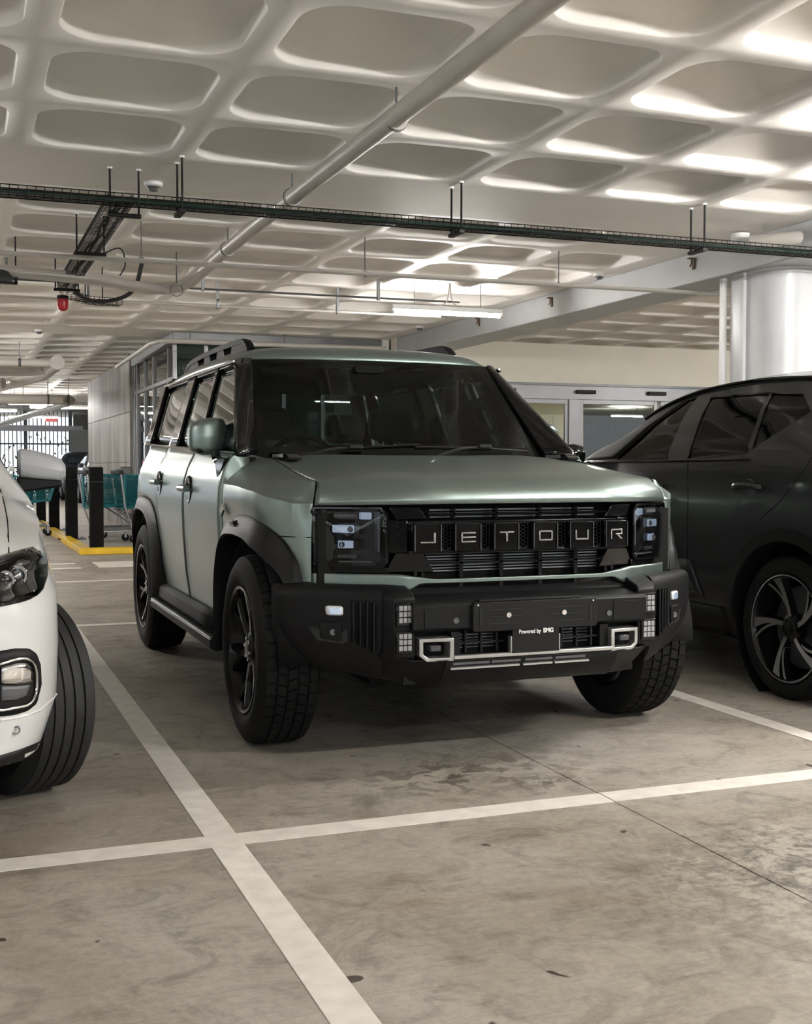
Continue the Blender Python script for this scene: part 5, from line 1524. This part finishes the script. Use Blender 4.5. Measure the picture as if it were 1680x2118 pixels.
# details on the corner in view, laid on the skin
hlw = decal(sfw, 'headlamp', [(-75,1182),(0,1158),(35,1148),(66,1139),(80,1146),(88,1165)], [(-70,1252),(0,1255),(40,1247),(62,1240),(78,1228),(89,1195)], 26, 8, .003, P('lamp_black',(.02,.018,.018),.25), WC, thick=.004)
decal(sfw, 'lamp_strip', [(0,1232),(40,1226),(68,1215)], [(0,1246),(40,1240),(72,1222)], 14, 3, .010, M_silver, hlw)
decal(sfw, 'lamp_strip', [(0,1180),(30,1168),(58,1160)], [(0,1190),(30,1176),(58,1166)], 14, 3, .010, M_silver, hlw)
pp = sfw.px(30, 1192, .012)
for k, (u, v, r) in enumerate(((30,1192,.024),(8,1200,.020))):
    p = sfw.px(u, v, .006); MB().lathe([(0,r*1.35),(-.006,r*1.25),(-.006,r),(.002,r*.8),(-.010,0)], tuple(p), 'y', 20).build('lamp_reflector', M_chrome, hlw)
decal(sfw, 'lamp_side', [(60,1160),(74,1162),(83,1172)], [(58,1222),(70,1218),(82,1200)], 8, 5, .009, P('light_guide',(.35,.33,.38),.2), hlw)
a_ = decal(sfw, 'lamp_lens', [(-73,1184),(0,1160),(35,1150),(66,1142),(79,1149),(86,1167)], [(-68,1250),(0,1253),(40,1245),(62,1238),(76,1226),(86,1194)], 20, 8, .018, M_lens, hlw)
fgp = decal(sfw, 'fog_surround', [(-55,1385),(-40,1360),(0,1346),(30,1341),(58,1341),(74,1352),(82,1375)], [(-55,1460),(-40,1475),(0,1482),(30,1478),(56,1470),(74,1455),(84,1415)], 26, 8, .002, M_blackplastic, WC, thick=.004)
def ringpx(name, pts, r, mat, par, off=.010):
    MB().tube([sfw.px(p.x, p.y, off) for p in cr([(a,b,0) for a,b in pts], 40)], r, 8).build(name, mat, par)
ringpx('chrome_ring', [(0,1372),(30,1363),(55,1364),(67,1378),(70,1410),(66,1440),(52,1457),(20,1464),(0,1468),(-25,1462),(-38,1440),(-38,1400),(-25,1380),(0,1372)], .0045, M_chrome, fgp)
decal(sfw, 'fog_reflector', [(0,1380),(30,1371),(50,1372),(62,1384)], [(0,1412),(30,1414),(50,1412),(62,1408)], 12, 5, .008, M_chrome, fgp)
decal(sfw, 'fog_lower', [(0,1418),(30,1418),(58,1416)], [(0,1448),(30,1446),(50,1438)], 12, 4, .006, P('lamp_grey',(.10,.10,.11),.3), fgp)
m = MB(); p = sfw.px(30.5, 1510, .004); m.lathe([(0,.008),(-.002,.010),(-.002,.0125),(.006,.014)], tuple(p), 'y', 20); m.build('parking_sensor', M_alu, WC)
decal(sfw, 'chin_spoiler', [(-160,1590),(-80,1580),(0,1562),(40,1550),(90,1530),(115,1515)], [(-160,1620),(-80,1612),(0,1592),(40,1582),(90,1562),(112,1545)], 24, 4, .004, M_trim, WC)
MB().tube([sfw.px(*q, .0) for q in ((0,1490),(40,1484),(80,1470),(104,1450),(122,1436))], .005, 6).build('bumper_crease', M_wpaint, WC)
MB().tube([sfw.px(u, v, .0005) for u, v in ((0,1012),(8,1040),(15,1075),(17,1110),(18,1148))], .003, 5).build('bonnet_gap', M_int, WC)
def mirrored(o, par):
    me = o.data.copy(); me.transform(Matrix.Diagonal((-1,1,1,1))); me.flip_normals()
    q = bpy.data.objects.new(o.name, me); COL.objects.link(q); q.parent = par
    for md in o.modifiers:
        if md.type == 'SOLIDIFY': k_ = q.modifiers.new('thickness', 'SOLIDIFY'); k_.thickness = md.thickness; k_.offset = 0
    for ch in list(o.children): mirrored(ch, q)
    return q
for o in (hlw, fgp): mirrored(o, WC)
def front_patch(sf, name, x0, x1, z0, z1, off, mat, root, dirn=1, n=14, m=6):
    rows = []
    for i in range(n+1):
        r = []
        for j in range(m+1):
            x = x0+(x1-x0)*i/n; z = z0+(z1-z0)*j/m
            h = sf.b.ray_cast(Vector((x, -4*dirn, z)), Vector((0, dirn, 0)))[0]
            r.append((x, h.y-off*dirn, z))
        rows.append(r)
    return MB().grid(rows).build(name, mat, root, thick=.01)
gw = front_patch(sfw, 'grille', -.42, .42, .52, .66, .004, M_gloss, WC)
for k in range(4): front_patch(sfw, 'grille_bar', -.40, .40, .535+.034*k, .543+.034*k, .014, M_chrome, gw, m=1)
front_patch(sfw, 'lower_grille', -.44, .44, .33, .44, .004, M_blackplastic, WC)
# mirror (near side)
for sg in (-1, 1):
    rows = []
    for (x, hw, z0, z1) in ((.845,.03,1.125,1.225),(.855,.065,1.10,1.235),(.90,.075,1.092,1.232),(.98,.07,1.082,1.212),(1.03,.06,1.082,1.190),(1.048,.04,1.10,1.165)):
        rows.append([(sg*x, 1.14-hw*math.cos(a), (z0+z1)/2+(z1-z0)/2*math.copysign(abs(math.sin(a))**.7, math.sin(a))) for a in [2*PI*i/20 for i in range(21)]])
    m = MB(); m.grid(rows); m.add(rows[0][:-1],[tuple(range(20))]); m.add(rows[-1][:-1],[tuple(range(20))])
    mm = m.build('door_mirror', P('silver_mirror_cap', (.42,.43,.45), .35), WC, sharp=50)
    MB().prism([(.84,1.04),(1.03,1.065),(1.03,1.095),(.84,1.11)], lambda a,b,d: (sg*a,d,b), 1.08, 1.19).build('mirror_foot', M_blackplastic, mm, bevel=.01)
def sp_plain(root, rim, hw, R_):
    for k in range(5):
        a = 2*PI*k/5
        m = MB(); M = Matrix.Rotation(a, 4, 'X')
        m.prism([(-.03,.04),(.03,.04),(.045,R_-.01),(-.045,R_-.01)], lambda p,q,d: M @ Vector((d,p,q)), hw-.06, hw-.03)
        m.build('spoke', M_silver, rim, bevel=.004)
ww = make_wheel('wheel', .343, .225, .225, 'road', P('worn_tyre_rubber',(.013,.013,.0135),.7,bump=(60,.4,.002)), M_rim, sp_plain)
flag = [True]
for (sg, y) in ((1,0),(-1,0),(1,2.65),(-1,2.65)):
    o = place_wheel(ww, WC, sg*.775, y, .343, 0 if sg > 0 else PI, flag)
    if y == 0: o.rotation_euler = (0,0,(0 if sg > 0 else PI) + .42); 
    if y == 0 and sg > 0: o.location.x += .02
WC.matrix_world = wm

# ---------------------------------------------------------------- parked cars far behind
def far_car(name, loc, rz, mat, label, tall=1.0):
    root = empty(name, (0,0,0), label=label, cat='car')
    st = [(-.85,.30,.6,.60,.68,.4),(-.78,.2,.82,.78,.86,.65),(-.3,.2,.88,.90,.98,.72),(.5,.2,.9,.98,1.05,.74),(1.0,.2,.9,1.02,1.3,.66),(1.45,.2,.9,1.05,1.48,.6),(2.3,.2,.9,1.07,1.50,.6),(2.9,.2,.88,1.08,1.42,.58),(3.3,.25,.85,1.0,1.10,.6),(3.45,.35,.78,.85,.92,.5)]
    st = [(a,b,c,d*tall,e*tall,f_) for a,b,c,d,e,f_ in st]
    d = car_loft(st, 40); sf = Surf(d, Matrix.Identity(4))
    w = [[(1.1,1.1*tall),(1.45,1.40*tall),(2.7,1.42*tall),(3.0,1.13*tall)]]
    build_loft('body', d, (0,2.6), (.36,.33), [], [mat, M_int], root, None)
    for sg in (-1,1):
        sidecal(sf, 'side_windows', [(1.05,1.09*tall),(2.95,1.12*tall)], [(1.5,1.40*tall),(2.65,1.42*tall)], 10, 4, .006, M_gloss, root, sg)
        for y in (0,2.6):
            MB().lathe([(.0,.0),(.0,.2),(.03,.22),(.02,.32),(-.18,.33)], (sg*.86,y,.33), 'x', 20, sgn=sg).build('wheel', M_rub, root)
            MB().lathe([(.0,.0),(.015,.05),(.02,.2)], (sg*.862,y,.33), 'x', 20, sgn=sg).build('hub_cap', M_silver, root)
        MB().box(*sorted((sg*.55,sg*.8)),-.80,-.72,.62*tall,.72*tall).build('headlamp', M_led, root, bevel=.02)
        MB().box(*sorted((sg*.9,sg*1.04)),.72,.82,1.02*tall,1.14*tall).build('mirror', mat, root, bevel=.03)
    MB().grid([[tuple(sf.b.ray_cast(Vector((x,y,3)),Vector((0,0,-1)))[0]+Vector((0,0,.006))) for x in (-.55,-.3,0,.3,.55)] for y in (.72,.95,1.2,1.4)]).build('windshield', P('far_glass',(.03,.04,.05),.08), root)
    root.matrix_world = Matrix.Translation(loc) @ Matrix.Rotation(rz, 4, 'Z')
far_car('parked_car', (2.05,35.3,0), 0, paint('blue_black_metallic',(.02,.03,.06),.5,.25,.6), 'dark blue parked car far away, left of the concrete wall end', 1.06)
far_car('parked_car', (2.3,29.6,0), 0, paint('dark_van_metallic',(.05,.055,.07),.6,.2,.6), 'shiny dark parked car half hidden by the concrete wall end', 1.05)
far_car('parked_car', (-1.75,24.5,0), 0, M_wpaint, 'white parked car roof seen just behind the white door mirror at left', .98)
# ================================================================== ISLAND, BOLLARDS, TROLLEYS, FENCE
kb = empty('kerb_island', (-.5,11,0), label='low yellow painted kerb running away under the row of black bollards', cat='kerb')
for k in range(5):
    MB().box(-.57+k*1.0, -.575+(k+1)*1.0, 10.95, 11.10, 0, .085).build('kerb_stone', M_yellow, kb, bevel=.01)
for k in range(13):
    MB().box(-.57-.006*k, -.42-.006*k, 11.105+k*1.0, 12.10+k*1.0, 0, .085).build('kerb_stone', M_yellow if k % 3 else P('worn_yellow',(.62,.42,.10),.5), kb, bevel=.01)
MB().box(-.42, .84, 11.1, 24, 0, .03).build('island_floor', M_floor, kb, smooth=False)
def bollard(x, y, label):
    r = empty('bollard', (x,y,.03), label=label, cat='bollard', group='black square bollards on the yellow kerb')
    MB().box(x-.085,x+.085,y-.085,y+.085,.03,1.125).build('post', P('bollard_black',(.006,.006,.006),.8,spec=.12), r, bevel=.006)
    MB().box(x-.088,x+.088,y-.088,y+.088,.93,.945).build('cap_joint', M_black, r)
    MB().box(x-.20,x+.20,y-.16,y+.16,.03,.042).build('base_plate', M_black, r)
    for a in (-1,1):
        for b_ in (-1,1): MB().tube([(x+a*.16,y+b_*.12,.042),(x+a*.16,y+b_*.12,.06)], .012, 6).build('anchor_bolt', M_steel, r)
for (x,y,l) in ((-.33,11.25,'black square bollard nearest to the trolleys and the kerb corner'),(-.41,13.9,'second black square bollard from the kerb corner'),(-.46,16.6,'third black square bollard from the kerb corner'),
                (-.50,19.3,'fourth black square bollard from the kerb corner'),(-.55,22.3,'farthest black square bollard, behind the single trolley')):
    bollard(x,y,l)
def trolley(loc, rz, label, group=None):
    """shopping trolley, front towards +x"""
    r = empty('shopping_trolley', (0,0,0), label=label, cat='trolley', group=group)
    # basket: teal frame and grid
    def bp(u, v, h):  # u 0..1 rear to front, v -1..1 side, h 0..1 height
        z0 = .52 + .10*u*(1-h)*0 ; zb = .50+.08*u; zt = .98 - .04*u
        w = (.27 - .07*u)*(.80+.20*h)
        return Vector((-.42+.86*u+.10*h*u, v*w, zb+(zt-zb)*h))
    m = MB()
    for h in (0, 1):
        m.tube([bp(0,-1,h),bp(1,-1,h),bp(1,1,h),bp(0,1,h),bp(0,-1,h)], .016 if h else .018, 6)
    for u in (0,1):
        for v in (-1,1): m.tube([bp(u,v,0),bp(u,v,1)], .022, 6)
    m.build('basket_frame', M_teal, r)
    m = MB()
    for k in range(1,13):
        for v in (-1,1): m.tube([bp(0,v,k/13),bp(1,v,k/13)], .0045, 4)
        m.tube([bp(1,-1,k/13),bp(1,1,k/13)], .0045, 4); m.tube([bp(0,-1,k/13),bp(0,1,k/13)], .0045, 4)
    for k in range(1,10):
        for v in (-1,1): m.tube([bp(k/10,v,0),bp(k/10,v,1)], .0045, 4)
    for k in range(-4,5): m.tube([bp(0,k/5,0),bp(1,k/5,0)], .0045, 4)
    m.build('basket_grid', M_teal, r)
    MB().box(-.50,-.46,-.28,.28,.99,1.05).build('handle', M_black, r, bevel=.012)
    MB().box(-.44,-.30,-.20,.20,.96,1.10, ).build('child_seat_flap', P('dark_grey_plastic',(.05,.055,.055),.35), r, bevel=.02)
    m = MB()
    for v in (-1,1):
        m.tube([(-.48,v*.26,1.02),(-.42,v*.26,.52),(-.30,v*.25,.16),(.42,v*.20,.16)], .014, 8)
        m.tube([(-.10,v*.24,.50),(.40,v*.20,.16)], .012, 8)
    m.tube([(.42,-.20,.16),(.42,.20,.16)], .014, 8); m.tube([(-.30,-.25,.16),(-.30,.25,.16)], .014, 8)
    for k in range(5): m.tube([(-.28+.0*k,-.2+.1*k,.17),(.40,-.16+.08*k,.17)], .005, 5)
    m.build('chassis', M_steel, r)
    for (x,v) in ((-.30,-1),(-.30,1),(.40,-1),(.40,1)):
        m = MB(); m.tube([(x,v*.22-.014,.055),(x,v*.22+.014,.055)], .055, 14); w_ = m.build('castor', M_rub, r)
        MB().box(x-.018,x+.018,v*.22-.02,v*.22+.02,.055,.16).build('castor_fork', M_steel, w_)
    r.matrix_world = Matrix.Translation(loc) @ Matrix.Rotation(rz,4,'Z')
TG = 'shopping trolleys nested by the concrete wall'
trolley((.16,13.15,.03), .12, 'teal shopping trolley nearest to the thick bollard, black flap raised', TG)
trolley((.36,14.2,.03), .05, 'teal shopping trolley directly behind the nearest one', TG)
trolley((.62,13.0,.03), .12, 'teal shopping trolley mostly hidden by the green car rear', TG)
trolley((-1.05,15.6,.0), .0, 'single teal shopping trolley standing left of the kerb beside the white mirror')
# far fence and hedge
fn = empty('louvre_fence', (-6,40,0), label='tall slatted metal fence with daylight behind at far left', cat='fence')
M_slat = P('blue_grey_slat', (.10,.13,.16), .5)
m = MB()
for k in range(150): m.box(-19+.14*k, -18.965+.14*k, 40, 40.06, .25, 3.05)
tag(m.build('slats', M_slat, fn), kind='stuff')
for z in (1.05,1.9,.28): MB().box(-19,2.2,39.95,40.0,z-.03,z+.03).build('rail', M_slat, fn)
for x in (-16,-13,-10,-7,-4,-2.6,.35,1.9): MB().box(x-.06,x+.06,39.9,40.05,0,3.05).build('post', M_slat, fn)
tag(MB().box(-30,2.2,38.6,39.0,2.32,2.52).build('trim_2', P('pale_blue_beam',(.45,.46,.52),.5)), kind='structure')
tag(MB().box(1.7,2.3,37.5,38.0,0,2.35).build('wall_pier', P('grey_render',(.20,.21,.21),.7)), kind='structure')
hd = MB(); random.seed(3)
for k in range(5200):
    x = random.uniform(-16,3); y = 41+random.uniform(0,.9); h_ = .9+.35*math.sin(x*1.7)+.25*math.sin(x*4.1); z = random.uniform(.1,h_ if k % 5 else h_+1.2)
    a = random.uniform(0,6.28); t = random.uniform(-1,1); s_ = .09
    M = Matrix.Translation((x,y,z)) @ Euler((t,a*.5,a)).to_matrix().to_4x4()
    hd.add([M@Vector((-s_,0,0)), M@Vector((0,-s_*.4,0)), M@Vector((s_,0,0)), M@Vector((0,s_*.4,0))], [(0,1,2,3)])
M_leaf = P('hedge_leaf', (.10,.20,.05), .6, var=(2,.35))
tag(hd.build('hedge', M_leaf, smooth=False), 'green hedge growing outside behind the slatted fence', 'hedge', kind='stuff')
# greenery seen beyond the parapet behind the camera
hd = MB()
for k in range(9000):
    x = random.uniform(-16,18); y = -14-random.uniform(0,2.5); h_ = 2.2+.9*math.sin(x*.7)+.5*math.sin(x*2.1); z = random.uniform(0,h_)
    a = random.uniform(0,6.28); t = random.uniform(-1,1); s_ = .16
    M = Matrix.Translation((x,y,z)) @ Euler((t,a*.5,a)).to_matrix().to_4x4()
    hd.add([M@Vector((-s_,0,0)), M@Vector((0,-s_*.5,0)), M@Vector((s_,0,0)), M@Vector((0,s_*.5,0))], [(0,1,2,3)])
tag(hd.build('shrubs', M_leaf, smooth=False), 'green shrubs outside the open side behind the photographer', 'shrub', kind='stuff')
# exit sign board and red strip in the far aisle
s_ = MB().box(.34,.66,29.9,30,2.35,2.44).build('sign_board', M_red, origin=(.5,29.95,2.4), bevel=.004)
tag(s_, 'small red board hanging in the far aisle left of the concrete wall', 'sign')
MB().tube([(.5,29.95,2.44),(.5,29.95,H)], .01, 5).build('sign_rod', M_dalu, s_)
